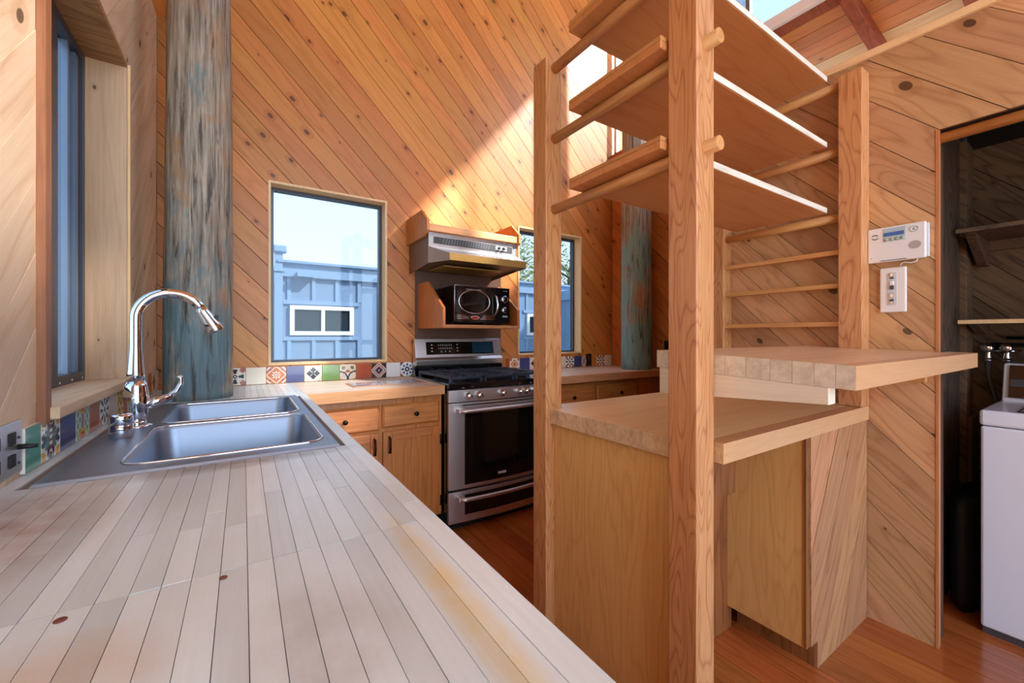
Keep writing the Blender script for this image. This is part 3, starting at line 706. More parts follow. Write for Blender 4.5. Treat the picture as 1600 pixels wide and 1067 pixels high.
# ================================================================== BASE CABINETS
def frame_door(parent, name, x0, x1, z0, z1, yf, handle_x=None, mat='oak_z'):
    s = .052
    o = bx(name, 'oak_z', parent, x0+s-.006, x1-s+.006, yf-.009, yf-.001, z0+s-.006, z1-s+.006)
    bx('stile', 'oak_z', o, x0, x0+s, yf-.018, yf, z0, z1, .003); bx('stile', 'oak_z', o, x1-s, x1, yf-.018, yf, z0, z1, .003)
    bx('rail', 'oak_x', o, x0+s, x1-s, yf-.018, yf, z1-s, z1, .003); bx('rail', 'oak_x', o, x0+s, x1-s, yf-.018, yf, z0, z0+s, .003)
    if handle_x is not None:
        zc = z1-.075
        MB().tube([(handle_x, yf-.018, zc+.045), (handle_x, yf-.042, zc+.042), (handle_x, yf-.046, zc), (handle_x, yf-.042, zc-.042), (handle_x, yf-.018, zc-.045)], .006, 8).build('handle', 'bronze', o)
    return o
def drawer(parent, x0, x1, z0, z1, yf, kx=None):
    dep = .018
    o = MB().prism([(x0, yf, z0), (x1, yf, z0), (x1, yf, z1), (x0, yf, z1)], (0, -dep*.5, 0)).build('drawer', 'oak_x', parent)
    c = .012
    rows = [[(x0, yf-dep*.5, z0), (x1, yf-dep*.5, z0), (x1, yf-dep*.5, z1), (x0, yf-dep*.5, z1)], [(x0+c, yf-dep, z0+c), (x1-c, yf-dep, z0+c), (x1-c, yf-dep, z1-c), (x0+c, yf-dep, z1-c)]]
    mb = MB().grid(rows, 0, False, True); mb.face(rows[1]); mb.build('drawer_front', 'oak_x', o)
    if kx is not None:
        MB().lathe([(.006, -.018), (.005, -.026), (.013, -.032), (.014, -.038), (.009, -.043), (0, -.044)], (kx, yf, (z0+z1)/2), 'y', 14).build('knob', 'bronze', o)
    return o
YF = 2.385
cb = thing('base_cabinet', 'oak base cabinet with two drawers and two doors left of the range', 'cabinet', (.65, 2.65, 0))
bx('body', 'oak_z', cb, -.2, 1.036, YF, YB-.003, .10, .852)
bx('toe_kick', 'black_matte', cb, -.2, 1.036, YF+.06, YB-.003, 0, .10)
drawer(cb, .28, .651, .668, .812, YF, .463); drawer(cb, .667, 1.020, .680, .814, YF, .865)
frame_door(cb, 'door', .28, .651, .12, .655, YF, .621); d2 = frame_door(cb, 'door', .670, 1.020, .12, .657, YF, .705)
for z in (.19, .57): MB().tube([(1.026, YF-.008, z-.03), (1.026, YF-.008, z+.03)], .006, 8).build('hinge', 'bronze', d2)
cb2 = thing('base_cabinet', 'oak base cabinet right of the range below the log', 'cabinet', (2.5, 2.65, 0))
bx('body', 'oak_z', cb2, 1.822, XF-.005, YF, YB-.003, .10, .852)
bx('toe_kick', 'black_matte', cb2, 1.822, XF-.005, YF+.06, YB-.003, 0, .10)
drawer(cb2, 1.86, 2.350, .668, .812, YF, 2.118); drawer(cb2, 2.372, 2.86, .668, .814, YF, 2.64)
frame_door(cb2, 'door', 1.86, 2.35, .12, .655, YF, 2.31); frame_door(cb2, 'door', 2.372, 2.86, .12, .655, YF, 2.41)
bx('filler', 'oak_z', cb2, 2.875, XF-.005, YF-.012, YF, .10, .85)
lc = thing('base_cabinet', 'oak cabinet run below the sink worktop', 'cabinet', (-.1, .9, 0))
MB().box(XL+.005, .235, -.6, 1.19, .10, .852).box(.20, .235, 1.19, 2.38, .10, .852).box(XL+.005, .2, 2.32, 2.38, .10, .852).build('body', 'oak_z', lc)
bx('toe_kick', 'black_matte', lc, XL+.005, .17, -.6, 2.38, 0, .10)

# ================================================================== RANGE
RX0, RX1, RY = 1.046, 1.806, 2.30
rg = thing('gas_range', 'stainless steel gas range with black cooktop', 'stove', (1.43, 2.6, 0))
bx('body', 'black', rg, RX0, RX1, RY+.02, YB-.03, .03, .895)
bx('toe_kick', 'black_matte', rg, RX0+.02, RX1-.02, RY+.05, YB-.05, 0, .03)
ck = MB().box(RX0-.004, RX1+.004, RY-.01, YB-.06, .885, .918).build('cooktop', 'black', rg, .006)
def bow(x, k=.022):                      # gently bowed front
    t_ = (x-RX0)/(RX1-RX0)*2-1; return -k*(1-t_*t_)
def bowed(name, mat, z0, z1, yb, x0=RX0+.002, x1=RX1-.002, th=.03, parent=rg, n=14, bev=.003):
    rows = []
    for k in range(n+1):
        x = x0+(x1-x0)*k/n; y = yb+bow(x); rows.append([(x, y, z0), (x, y, z1), (x, yb+th, z1), (x, yb+th, z0)])
    mb = MB().grid(rows, 0, False, True); mb.face(rows[0][::-1]); mb.face(rows[-1])
    return mb.build(name, mat, parent, bev)
cp = bowed('control_panel', 'steel', .80, .875, RY)
for kx in (1.173, 1.245, 1.417, 1.555, 1.607, 1.70):
    y = RY+bow(kx)
    kb = MB().lathe([(.024, 0), (.024, -.008), (.019, -.012), (.0185, -.032), (.016, -.036), (0, -.036)], (kx, y, .838), 'y', 20).build('knob', 'chrome', rg)
    MB().box(kx-.004, kx+.004, y-.042, y-.034, .823, .853).build('knob_grip', 'steel', kb)
od = bowed('oven_door', 'steel', .262, .795, RY)
bowed('oven_glass', 'black_glass', .285, .735, RY-.003, RX0+.105, RX1-.105, .02, od)
bowed('inner_window', 'hood_side', .40, .70, RY-.0036, RX0+.15, RX1-.15, .01, od).data.materials[0] = M['black_glass']
bowed('vent_slots', 'black_matte', .776, .783, RY-.001, RX0+.09, RX1-.09, .01, od, bev=0)
def bar_handle(z, par, yo=.055, x0=RX0+.05, x1=RX1-.05):
    pts = [(x0+(x1-x0)*k/16, RY-yo+bow(x0+(x1-x0)*k/16, .03)*1.0, z) for k in range(17)]
    h = MB().tube(pts, .0125, 12).build('handle', 'steel', par)
    for xx in (x0+.005, x1-.035): bx('handle_mount', 'steel', h, xx-.01, xx+.03, RY-yo+bow(xx, .03)+.0, RY+.004, z-.014, z+.014, .004)
bar_handle(.752, od)
bx('badge', 'white_grey', od, 1.385, 1.445, RY+bow(1.41)-.0065, RY+bow(1.41)-.002, .316, .330)
dw = bowed('warming_drawer', 'steel', .055, .248, RY)
bowed('drawer_glass', 'black_glass', .10, .225, RY-.003, RX0+.105, RX1-.105, .02, dw)
bar_handle(.215, dw)
bg_ = MB().prism([(RX0+.01, YB-.02, .918), (RX0+.01, YB-.075, .918), (RX0+.01, YB-.065, .985), (RX0+.01, YB-.095, .99), (RX0+.01, YB-.105, 1.03), (RX0+.01, YB-.085, 1.05), (RX0+.01, YB-.06, 1.19), (RX0+.01, YB-.02, 1.19)], (RX1-RX0-.02, 0, 0)).build('backguard', 'steel', rg, .003)
bx('backguard_base', 'black', bg_, RX0+.006, RX1-.006, YB-.085, YB-.025, .915, .984)
def bgp(x, z, off=.001): # point on slanted face
    f = (z-1.05)/(.14); return (x, YB-.085+.025*f-off, z)
def bgquad(name, mat, x0, x1, z0, z1, off, par): 
    mb = MB().prism([bgp(x0, z0, off), bgp(x1, z0, off), bgp(x1, z1, off), bgp(x0, z1, off)], (0, .004, 0)); return mb.build(name, mat, par)
dp = bgquad('display', 'black_glass', RX0+.095, RX1-.085, 1.07, 1.165, .0015, bg_)
bgquad('screen', 'screen', RX0+.48, RX1-.095, 1.076, 1.16, .0022, dp)
gl = MB(); rk = random.Random(9)
for row, zz in ((0, 1.143), (1, 1.118), (2, 1.095)):
    for c in range(7 if row < 2 else 5):
        x = RX0+.19+c*.0175+(.02 if row == 2 else 0)
        if row == 2 and c % 2: continue
        gl.prism([bgp(x, zz-.006, .0028), bgp(x+.010, zz-.006, .0028), bgp(x+.010, zz-.003, .0028), bgp(x, zz-.003, .0028)], (0, .001, 0))
        gl.prism([bgp(x+.003, zz-.003, .0028), bgp(x+.006, zz-.003, .0028), bgp(x+.006, zz+.005, .0028), bgp(x+.003, zz+.005, .0028)], (0, .001, 0))
    for x in (RX0+.135, RX0+.345): gl.prism([bgp(x, zz-.004, .0028), bgp(x+.010, zz-.004, .0028), bgp(x+.010, zz+.004, .0028), bgp(x, zz+.004, .0028)], (0, .001, 0))
gl.build('key_print', 'glyph', dp)
# grates and burners
for gi in range(3):
    gx0 = RX0+.02+gi*.243; gx1 = gx0+.236; gy0, gy1 = RY+.02, YB-.12; zt = .958
    g = MB()
    for x in (gx0+.01, gx1-.01): g.box(x-.008, x+.008, gy0, gy1, zt-.018, zt)
    for y in (gy0+.008, (gy0+gy1)/2, gy1-.008): g.box(gx0, gx1, y-.008, y+.008, zt-.018, zt)
    for x in (gx0+.085, gx0+.15): g.box(x-.005, x+.005, gy0, gy1, zt-.008, zt+.004)
    for y in (gy0+.08, gy0+.15, gy0+.21, gy1-.21, gy1-.15, gy1-.08): g.box(gx0, gx0+.08, y-.005, y+.005, zt-.008, zt+.004); g.box(gx1-.08, gx1, y-.005, y+.005, zt-.008, zt+.004)
    for x in (gx0+.01, gx1-.01):
        for y in (gy0+.01, gy1-.01): g.box(x-.01, x+.01, y-.01, y+.01, .917, zt-.01)
    g.build('grate', 'iron', rg, .003)
    for by in ((gy0+.13), (gy1-.13)):
        MB().lathe([(.05, .917), (.05, .925), (.035, .928), (.035, .936), (0, .938)], ((gx0+gx1)/2, by, 0), 'z', 18).build('burner', 'black_matte', rg)

# heat shield panel, hood, hood cabinet, microwave shelf, microwave
tag(bx('heat_shield', 'panel_brown', None, 1.08, 1.838, YB-.005, YB-.0005, .92, 1.875), 'brown metal sheet on the wall behind the range', 'wall panel')
HX0, HX1, HY = 1.035, 1.745, 2.60
hc = thing('hood_cabinet', 'open cedar box with peaked sides around the range hood', 'cabinet', (1.39, 2.8, 1.93))
for x in (HX0-.022, HX1+.002):
    MB().prism([(x, YB-.002, 1.88), (x, YB-.002, 2.07), (x, 2.675, 2.07), (x, HY-.03, 1.98), (x, HY-.03, 1.915), (x, HY+.03, 1.88)], (.02, 0, 0)).build('side_panel', 'oak_z', hc, .002)
bx('front_rail', 'counter_edge', hc, HX0, HX1, HY-.02, HY, 1.915, 1.962, .002)
bx('shelf_board', 'oak_x', hc, HX0, HX1, HY, YB-.002, 1.912, 1.926)
hd_ = thing('range_hood', 'stainless range hood with black control strip and greasy lip', 'range hood', (1.39, 2.75, 1.7))
HZ0, HZ1, HM = 1.70, 1.91, 1.815
b_ = MB()
b_.face([(HX0, HY, HM), (HX1, HY, HM), (HX1, HY, HZ1), (HX0, HY, HZ1)]); b_.face([(HX0, HY, HZ1), (HX1, HY, HZ1), (HX1, YB-.006, HZ1), (HX0, YB-.006, HZ1)])
b_.build('front_panel', 'hood_steel', hd_)
LX0, LX1, LY, LZ0, LZ1 = HX0+.075, HX1-.03, 2.43, 1.70, 1.748
c_ = MB(); c_.face([(HX0, HY, HM), (LX0, LY, LZ1), (LX1, LY, LZ1), (HX1, HY, HM)]); c_.face([(HX0, HY, HM), (HX0, HY, HZ0), (LX0, LY, LZ0), (LX0, LY, LZ1)]); c_.face([(HX1, HY, HM), (LX1, LY, LZ1), (LX1, LY, LZ0), (HX1, HY, HZ0)])
c_.build('canopy', 'hood_steel', hd_)
MB().box(LX0, LX1, LY-.006, LY, LZ0, LZ1).build('lip', 'grease', hd_, .003)
for x in (HX0, HX1): MB().prism([(x, HY, HZ0), (x, HY, HZ1), (x, YB-.006, HZ1), (x, YB-.006, 1.67)], (.003 if x == HX0 else -.003, 0, 0)).build('side_wall', 'hood_side', hd_)
u_ = MB(); u_.face([(HX0+.003, HY, 1.712), (HX1-.003, HY, 1.712), (HX1-.003, YB-.008, 1.70), (HX0+.003, YB-.008, 1.70)]); u_.face([(HX0+.003, HY, 1.712), (LX0+.003, LY, LZ0+.012), (LX1-.003, LY, LZ0+.012), (HX1-.003, HY, 1.712)])
u_.build('underside', 'hood_under', hd_)
MB().box(HX0+.12, HX1-.12, HY+.02, YB-.1, 1.69, 1.70).build('filter', 'grease', hd_)
st_ = bx('control_strip', 'black_matte', hd_, HX0+.04, HX1-.04, HY-.004, HY, 1.838, 1.882)
for k in range(18): MB().prism([(HX0+.10+k*.021, HY-.005, 1.842), (HX0+.108+k*.021, HY-.005, 1.842), (HX0+.12+k*.021, HY-.005, 1.878), (HX0+.112+k*.021, HY-.005, 1.878)], (0, .002, 0)).build('louver', 'dark_grey', st_)
cpn = bx('switch_plate', 'white_grey', st_, HX1-.185, HX1-.09, HY-.006, HY-.002, 1.846, 1.876)
for x in (HX1-.158, HX1-.118): MB().lathe([(.012, 0), (.012, -.012), (0, -.013)], (x, HY-.005, 1.861), 'y', 14).build('dial', 'black_matte', cpn)
ms = thing('microwave_shelf', 'cedar wall shelf with sloped side panels holding the microwave', 'shelf', (1.41, 2.75, 1.26))
for x in (1.10, 1.695):
    MB().prism([(x, YB-.006, 1.265), (x, YB-.006, 1.60), (x, 2.79, 1.60), (x, 2.51, 1.40), (x, 2.505, 1.265)], (.02, 0, 0)).build('side_panel', 'oak_z', ms, .002)
bx('shelf_board', 'fir_x', ms, 1.12, 1.695, 2.505, YB-.006, 1.265, 1.287, .002)
mw = thing('microwave', 'black retro microwave with oval window and chrome trim', 'microwave', (1.43, 2.7, 1.287))
MX0, MX1, MY, MZ0, MZ1 = 1.205, 1.655, 2.555, 1.305, 1.562
bx('body', 'black', mw, MX0, MX1, MY+.008, YB-.06, MZ0, MZ1, .006)
fp = bx('front_panel', 'black', mw, MX0, MX1, MY, MY+.008, MZ0, MZ1, .003)
for x in (MX0+.04, MX1-.06):
    for y in (MY+.05, YB-.1): MB().lathe([(.014, MZ0-.018), (.014, MZ0)], (x, y, 0), 'z', 10).build('foot', 'black_matte', mw)
MB().tube([(MX0+.002, MY-.001, MZ0+.01), (MX0+.002, MY-.001, MZ1-.002), (MX1-.002, MY-.001, MZ1-.002)], .0028, 8).build('chrome_edge', 'chrome', fp)
ex, ez, ea, eb = MX0+.155, MZ0+.145, .122, .083
ring = [(ex+ea*math.cos(2*PI*k/40), MY-.003, ez+eb*math.sin(2*PI*k/40)) for k in range(41)]
rn = MB().tube(ring, .0045, 8, False).build('window_ring', 'chrome', fp)
MB().face([(p[0], MY-.0012, p[2]) for p in ring[:-1]]) if False else None
mbw = MB(); mbw.prism([(p[0], MY-.0002, p[2]) for p in ring[:-1]], (0, -.0016, 0)); mbw.build('oval_window', 'pane_dark', fp).data.materials[0] = M['black_glass']
MB().tube([(MX0+.315, MY-.002, MZ0+.05), (MX0+.325, MY-.022, MZ0+.075), (MX0+.332, MY-.028, MZ0+.13), (MX0+.325, MY-.022, MZ0+.185), (MX0+.312, MY-.002, MZ0+.215)], [.005, .008, .009, .008, .005], 10).build('door_handle', 'chrome', fp)
for z in (MZ0+.175, MZ0+.095):
    k_ = MB().lathe([(.027 if z > MZ0+.1 else .022, 0), (.027 if z > MZ0+.1 else .022, -.008), (.02 if z > MZ0+.1 else .016, -.011)], (MX1-.045, MY, z), 'y', 22).build('dial_ring', 'chrome', fp)
    MB().lathe([(.018 if z > MZ0+.1 else .014, -.011), (.016 if z > MZ0+.1 else .012, -.014 if z > MZ0+.1 else -.022), (0, -.0145 if z > MZ0+.1 else -.023)], (MX1-.045, MY, z), 'y', 18).build('dial_face', 'black_glass', k_)
for j, dx in enumerate((0, .012, .024)):
    bx('chrome_stripe', 'chrome', fp, MX0+.006, MX0+.092+dx, MY-.002, MY, MZ0+.046-j*.0115, MZ0+.050-j*.0115)
    bx('chrome_stripe', 'chrome', fp, MX0+.225-dx, MX0+.335, MY-.002, MY, MZ0+.046-j*.0115, MZ0+.050-j*.0115)
MB().prism([(MX0+.16+.036*math.cos(2*PI*k/24), MY-.0002, MZ0+.034+.0135*math.sin(2*PI*k/24)) for k in range(24)], (0, -.003, 0)).build('badge_rim', 'chrome', fp)
MB().prism([(MX0+.16+.027*math.cos(2*PI*k/24), MY-.003, MZ0+.034+.0095*math.sin(2*PI*k/24)) for k in range(24)], (0, -.0015, 0)).build('badge', 'red', fp)
tx = MB()
for k in range(26): 
    h_ = .003+.003*rk.random(); tx.box(MX0+.09+k*.0047, MX0+.0925+k*.0047, MY-.0014, MY, MZ1-.026-h_/2, MZ1-.026+h_/2)
for k in range(8): tx.box(MX1-.055+k*.0045, MX1-.0525+k*.0045, MY-.0014, MY, MZ1-.024, MZ1-.021)
for r_ in range(2):
    for k in range(4): tx.box(MX1-.062+k*.0115, MX1-.054+k*.0115, MY-.0014, MY, MZ0+.050-r_*.008, MZ0+.055-r_*.008)
tx.build('front_print', 'glyph', fp)

# ================================================================== ISLAND
ic = thing('island_cabinet', 'kitchen island base with golden plywood side and diagonal cedar pedestal', 'cabinet', (1.6, 1.0, 0))
bx('side_panel', 'ply', ic, 1.075, 1.093, .750, 1.316, 0, .85)
bx('back_panel', 'dark_oak', ic, 1.093, 1.70, .925, 1.315, .002, .85)
bx('apron_block', 'dark_oak', ic, 1.12, 1.50, .80, .925, .64, .85, .003)
ped = bx('pedestal', 'ply', ic, 1.668, 2.245, .648, .925, .10, .85, .001)
bx('pedestal_back', 'ply', ic, 1.70, 2.245, .925, 1.38, .10, .85)
bx('plinth', 'dark_oak', ic, 1.744, 2.245, .650, .925, 0, .10)
bx('corner_strip', 'dark_oak', ic, 1.664, 1.692, .640, .648, .10, .85)
boards(ped, lambda u, v: (u, .648, v), (0, -.012, 0), [(1.693, 2.245, .10, .85), (1.747, 2.245, .0, .10)], (.866, -.5), .135, .04, 'cedar_ped')
it = thing('island_worktop', 'thick butcher block worktop on the kitchen island', 'worktop', (1.65, 1.0, .85))
ycs = [.63]; rj = random.Random(11)
while ycs[-1] < 1.36: ycs.append(ycs[-1]+rj.uniform(.035, .07))
ycs[-1] = 1.395
ycs = sorted(set([y for y in ycs if abs(y-.748) > .03 and abs(y-1.316) > .03]+[.748, 1.316]))
for a, b in zip(ycs, ycs[1:]):
    xs0 = 1.118 if (b <= .749 or a >= 1.315) else 1.052
    MB().box(xs0, 2.247, a+.0004, b-.0004, .852, CT, 0, 1).build('plank', ['edge_tan' if a < .64 else 'island_top', 'endgrain'], it)
# bar top (slightly sagging to the front)
def barz(y): return 1.1445+(y-.335)*(.020/.515)
bt = thing('breakfast_bar', 'thick raised breakfast bar top with pale end grain', 'bar counter', (1.7, .6, 1.1))
yb_ = [.335, .372, .414, .46, .51, .57, .626, .67, .714, .78, .85]
for a, b in zip(yb_, yb_[1:]):
    x1 = 2.37 if b <= .415 else (2.160 if .62 < (a+b)/2 < .715 else 2.243)
    x0 = 1.118; mb = MB(); t_ = .054; g = .0004
    P = [(x0, a+g, barz(a)-t_), (x0, b-g, barz(b)-t_), (x0, b-g, barz(b)), (x0, a+g, barz(a))]
    mb.prism(P, (x1-x0, 0, 0)); mb.m = [1, 1, 0, 0, 0, 0]
    mb.build('plank', ['edge_tan' if a < .34 else 'bar_top', 'endgrain_pale'], bt)
bk = thing('bar_bracket', 'pale board bolted to the post under the bar top', 'bracket', (1.14, .6, 1.03))
MB().prism([(1.118, .385, 1.052), (1.118, .385, barz(.385)-.0545), (1.118, .84, barz(.84)-.0545), (1.118, .84, 1.028)], (.038, 0, 0)).build('board', 'white_wood', bk, .002)
tag(MB().prism([(XR-.04, .45, 1.03), (XR-.04, .45, barz(.45)-.055), (XR-.04, .62, barz(.62)-.055), (XR-.04, .62, 1.03)], (.039, 0, 0)).build('wall_cleat', 'fir_y'), 'short wooden cleat on the right wall under the bar top', 'bracket')

# ================================================================== LADDER SHELVES
PT = 2.35
def post(parent, x0, x1, y0, y1, z1): return MB().box(x0, x1, y0, y1, 0, z1).build('post', 'fir_z', parent, .004)
ll = thing('shelf_ladder', 'two square fir posts joined by round rungs at the island end', 'shelf frame', (1.07, 1.0, 0))
post(ll, 1.030, 1.115, .655, .745, 2.42); post(ll, 1.030, 1.113, 1.318, 1.405, PT)
for z in (1.732, 2.022, 2.312): MB().tube([(1.075, .615, z), (1.075, 1.32, z)], .0195, 16).build('rung', 'fir_y', ll)
rl = thing('shelf_ladder', 'fir ladder frame standing against the right wall', 'shelf frame', (2.2, .95, CT))
MB().box(2.162, 2.247, .628, .712, CT+.001, PT-.012).build('post', 'fir_z', rl, .004); MB().box(2.162, 2.247, 1.22, 1.30, CT+.001, PT-.012).build('post', 'fir_z', rl, .004)
for z in (1.732, 2.022, 2.312): MB().tube([(2.20, .70, z), (2.20, 1.23, z)], .0195, 16).build('rung', 'fir_y', rl)
for z in (1.578, 1.432, 1.262): MB().box(2.18, 2.22, .70, 1.23, z-.011, z+.011).build('slat', 'fir_y', rl, .003)
for z, lab in ((1.7525, 'lowest wide plank shelf resting on the ladder rungs'), (2.0425, 'middle wide plank shelf resting on the ladder rungs'), (2.3325, 'top wide plank shelf resting on the ladder rungs')):
    o = MB().box(1.006, 2.158, .752, 1.152, z, z+.024).build('shelf_board', 'shelf', None, .003)
    tag(o, lab, 'shelf', 'wide shelves on the ladder rungs')
    bx('lit_edge', 'endgrain_pale', o, 1.05, 2.158, .7495, .752, z+.001, z+.023)  # pale strip: light falling on the front edge, put into its colour
    MB().box(1.006, 1.050, .752, 1.152, z+.0242, z+.038).build('end_batten', 'fir_y', o, .003)

# ================================================================== RIGHT WALL DEVICES
kp = thing('alarm_keypad', 'white alarm keypad with blue screen on the right wall', 'keypad', (XR, .54, 1.52))
KX = XR-.028
bx('case', 'white_plastic', kp, KX, XR-.0135, .449, .628, 1.517, 1.66, .005)
bx('back_plate', 'white_grey', kp, XR-.0135, XR-.001, .443, .620, 1.522, 1.655, .003)
def kq(name, mat, y0, y1, z0, z1, par=kp, d=.0012): return bx(name, mat, par, KX-d, KX+.001, y0, y1, z0, z1)
lf = kq('lcd_surround', 'lcd_field', .508, .576, 1.599, 1.653); bx('screen', 'lcd', lf, KX-.002, KX, .512, .574, 1.621, 1.636)
for k in range(4): MB().lathe([(.0065, KX), (.0065, KX-.004), (.004, KX-.005), (0, KX-.005)], (0, .5165+k*.0165, 1.608), 'x', 14).build('button', 'button', lf)
MB().tube([(KX-.001, .602+.010*math.cos(a*PI/8), 1.625+.008*math.sin(a*PI/8)) for a in range(1, 8)], .0016, 6).build('logo_arc', 'dark_grey', kp)
MB().tube([(KX-.001, .602+.010*math.cos(a*PI/8), 1.622-.008*math.sin(a*PI/8)) for a in range(1, 8)], .0016, 6).build('logo_arc', 'dark_grey', kp)
MB().tube([(KX-.001, .482+.013*math.cos(a*PI/10), 1.636+.010*math.sin(a*PI/10)) for a in range(21)], .0014, 6).build('logo_ring', 'lcd_field', kp)
MB().lathe([(.004, KX-.001), (0, KX-.0015)], (0, .482, 1.636), 'x', 10).build('logo_dot', 'lcd_field', kp)
MB().prism([(KX-.001, .480+.018*math.cos(2*PI*k/28), 1.573+.016*math.sin(2*PI*k/28)) for k in range(28)], (.002, 0, 0)).build('speaker', 'speaker', kp)
kq('door_slot', 'dark_grey', .505, .585, 1.521, 1.5235); MB().lathe([(.0018, KX-.001), (0, KX-.001)], (0, .615, 1.536), 'x', 8).build('indicator', 'black_matte', kp)
sp_ = thing('wall_intercom', 'white wall plate with exposed terminals below the alarm keypad', 'wall plate', (XR, .55, 1.31))
bx('plate', 'white_plastic', sp_, XR-.012, XR-.001, .509, .592, 1.308, 1.493, .005)
bx('inset', 'white_grey', sp_, XR-.0135, XR-.012, .538, .567, 1.338, 1.472)
for z, m_, h in ((1.462, 'chrome', .007), (1.449, 'dark_grey', .003), (1.428, 'white_plastic', .008), (1.410, 'dark_grey', .008), (1.377, 'chrome', .009), (1.358, 'dark_grey', .004), (1.349, 'chrome', .005)): bx('terminal', m_, sp_, XR-.018, XR-.0135, .546, .559, z-h, z+h, .002)
tag(MB().tube([(XR-.012, .475, 1.521), (XR-.014, .478, 1.508), (XR-.014, .495, 1.504), (XR-.014, .515, 1.509), (XR-.012, .524, 1.505), (XR-.010, .528, 1.495)], .0022, 8).build('keypad_wire', 'white_plastic'), 'short white wire from the keypad to the plate below', 'wire')

# outlets
op = thing('outlet_plate', 'steel multi gang outlet plate on the left wall', 'outlet', (XL, 1.22, .925))
bx('plate', 'steel', op, XL, XL+.006, 1.13, 1.306, .922, 1.034, .003)
for y in (1.255, 1.19):
    for z in (1.0, .955): bx('socket', 'black_matte', op, XL+.006, XL+.009, y-.013, y+.013, z-.013, z+.013, .003)
MB().tube([(XL+.006, 1.285, .978), (XL+.034, 1.285, .977)], [.006, .004], 10).build('toggle', 'black_matte', op)
for z in (.998, .945): MB().lathe([(.003, XL+.006), (.003, XL+.0085), (0, XL+.009)], (0, 1.285, z), 'x', 8).build('screw', 'dark_grey', op)
o1 = thing('outlet', 'black duplex outlet between tiles below the far window', 'outlet', (2.86, YB, .92))
bx('plate', 'black_matte', o1, 2.828, 2.90, YB-.008, YB-.001, .915, 1.035, .003)
for z in (.955, .995): MB().lathe([(.016, -.008), (.016, -.011), (0, -.011)], (2.864, YB, z), 'y', 14).build('socket', 'black', o1)
o2 = thing('outlet', 'black outlet on the far wall right of the blue green log', 'outlet', (XF, 2.28, 1.05))
bx('plate', 'black_matte', o2, XF-.008, XF-.001, 2.25, 2.34, 1.06, 1.17, .003)
bx('socket', 'black', o2, XF-.011, XF-.008, 2.27, 2.32, 1.09, 1.14, .002)

# ================================================================== LAUNDRY
wa = thing('washing_machine', 'white top loading washing machine in the laundry closet', 'washer', (2.85, 0, 0))
bx('cabinet', 'washer', wa, 2.517, 3.15, -.335, .349, .03, .845, .008)
bx('top_panel', 'washer', wa, 2.512, 3.15, -.338, .352, .848, .91, .010)
bx('toe_plate', 'dark_grey', wa, 2.53, 3.14, -.33, .345, 0, .03)
cs = MB().prism([(2.96, .345, .90), (3.15, .345, .90), (3.15, .345, 1.08), (3.02, .345, 1.08)], (0, -.675, 0)).build('console', 'washer', wa, .006)
MB().prism([(2.962, .325, .925), (3.012, .325, 1.072), (3.008, .325, 1.074), (2.957, .325, .927)], (0, -.635, 0)).build('console_face', 'black', cs)
MB().prism([(2.974, .32, .975), (2.984, .32, 1.008), (2.980, .32, 1.010), (2.970, .32, .977)], (0, -.6, 0)).build('console_stripe', 'dark_grey', cs)
MB().lathe([(.03, 0), (.026, -.02), (0, -.022)], (2.985, .12, 1.0), 'x', 18).build('console_knob', 'chrome', cs)
bx('lid', 'washer', wa, 2.56, 2.93, -.25, .24, .910, .918, .006)
MB().tube([(2.545, -.265, .911), (2.545, .255, .911), (2.945, .255, .911), (2.945, -.265, .911)], .003, 6).build('lid_gap', 'black_matte', wa)
vl = thing('water_valves', 'pair of chrome water taps with black pipe on the closet wall', 'taps', (CB-.03, .36, 1.13))
MB().tube([(CB-.03, .41, 1.165), (CB-.03, -.2, 1.165)], .011, 10).build('pipe', 'black_matte', vl)
MB().tube([(CB-.03, .36, 1.20), (CB-.03, -.3, 1.20)], .008, 10).build('pipe', 'black_matte', vl)
MB().tube([(CB-.045, .44, 1.135), (CB-.045, .31, 1.135)], .007, 10).build('cross_pipe', 'chrome', vl)
for y in (.418, .355):
    v_ = MB().lathe([(.012, 1.085), (.016, 1.10), (.012, 1.115), (.014, 1.135), (.018, 1.15), (.014, 1.16), (0, 1.162)], (CB-.045, y, 0), 'z', 14).build('valve', 'chrome', vl)
    MB().lathe([(.022, -.024), (.024, -.032), (.015, -.038), (0, -.039)], (CB-.045, y, 1.15), 'x', 14).build('tap_handle', 'chrome', v_)
    MB().lathe([(.02, 1.083), (.02, 1.09)], (CB-.045, y, 0), 'z', 10).build('collar', 'chrome', v_)
tag(MB().tube([(CB-.045, .418, 1.085), (CB-.048, .415, 1.0), (CB-.05, .395, .9), (CB-.05, .375, .8), (CB-.05, .38, .6)], .009, 10).build('washer_hose', 'rubber'), 'left grey hose hanging from the closet taps', 'hose')
tag(MB().tube([(CB-.045, .355, 1.085), (CB-.047, .356, 1.0), (CB-.05, .359, .9), (CB-.05, .362, .6)], .009, 10).build('washer_hose', 'rubber'), 'right grey hose dropping straight behind the washing machine', 'hose')
MB().lathe([(.026, 0), (.022, -.02), (0, -.022)], (CB, .27, 1.105), 'x', 16).build('escutcheon', 'chrome', vl)
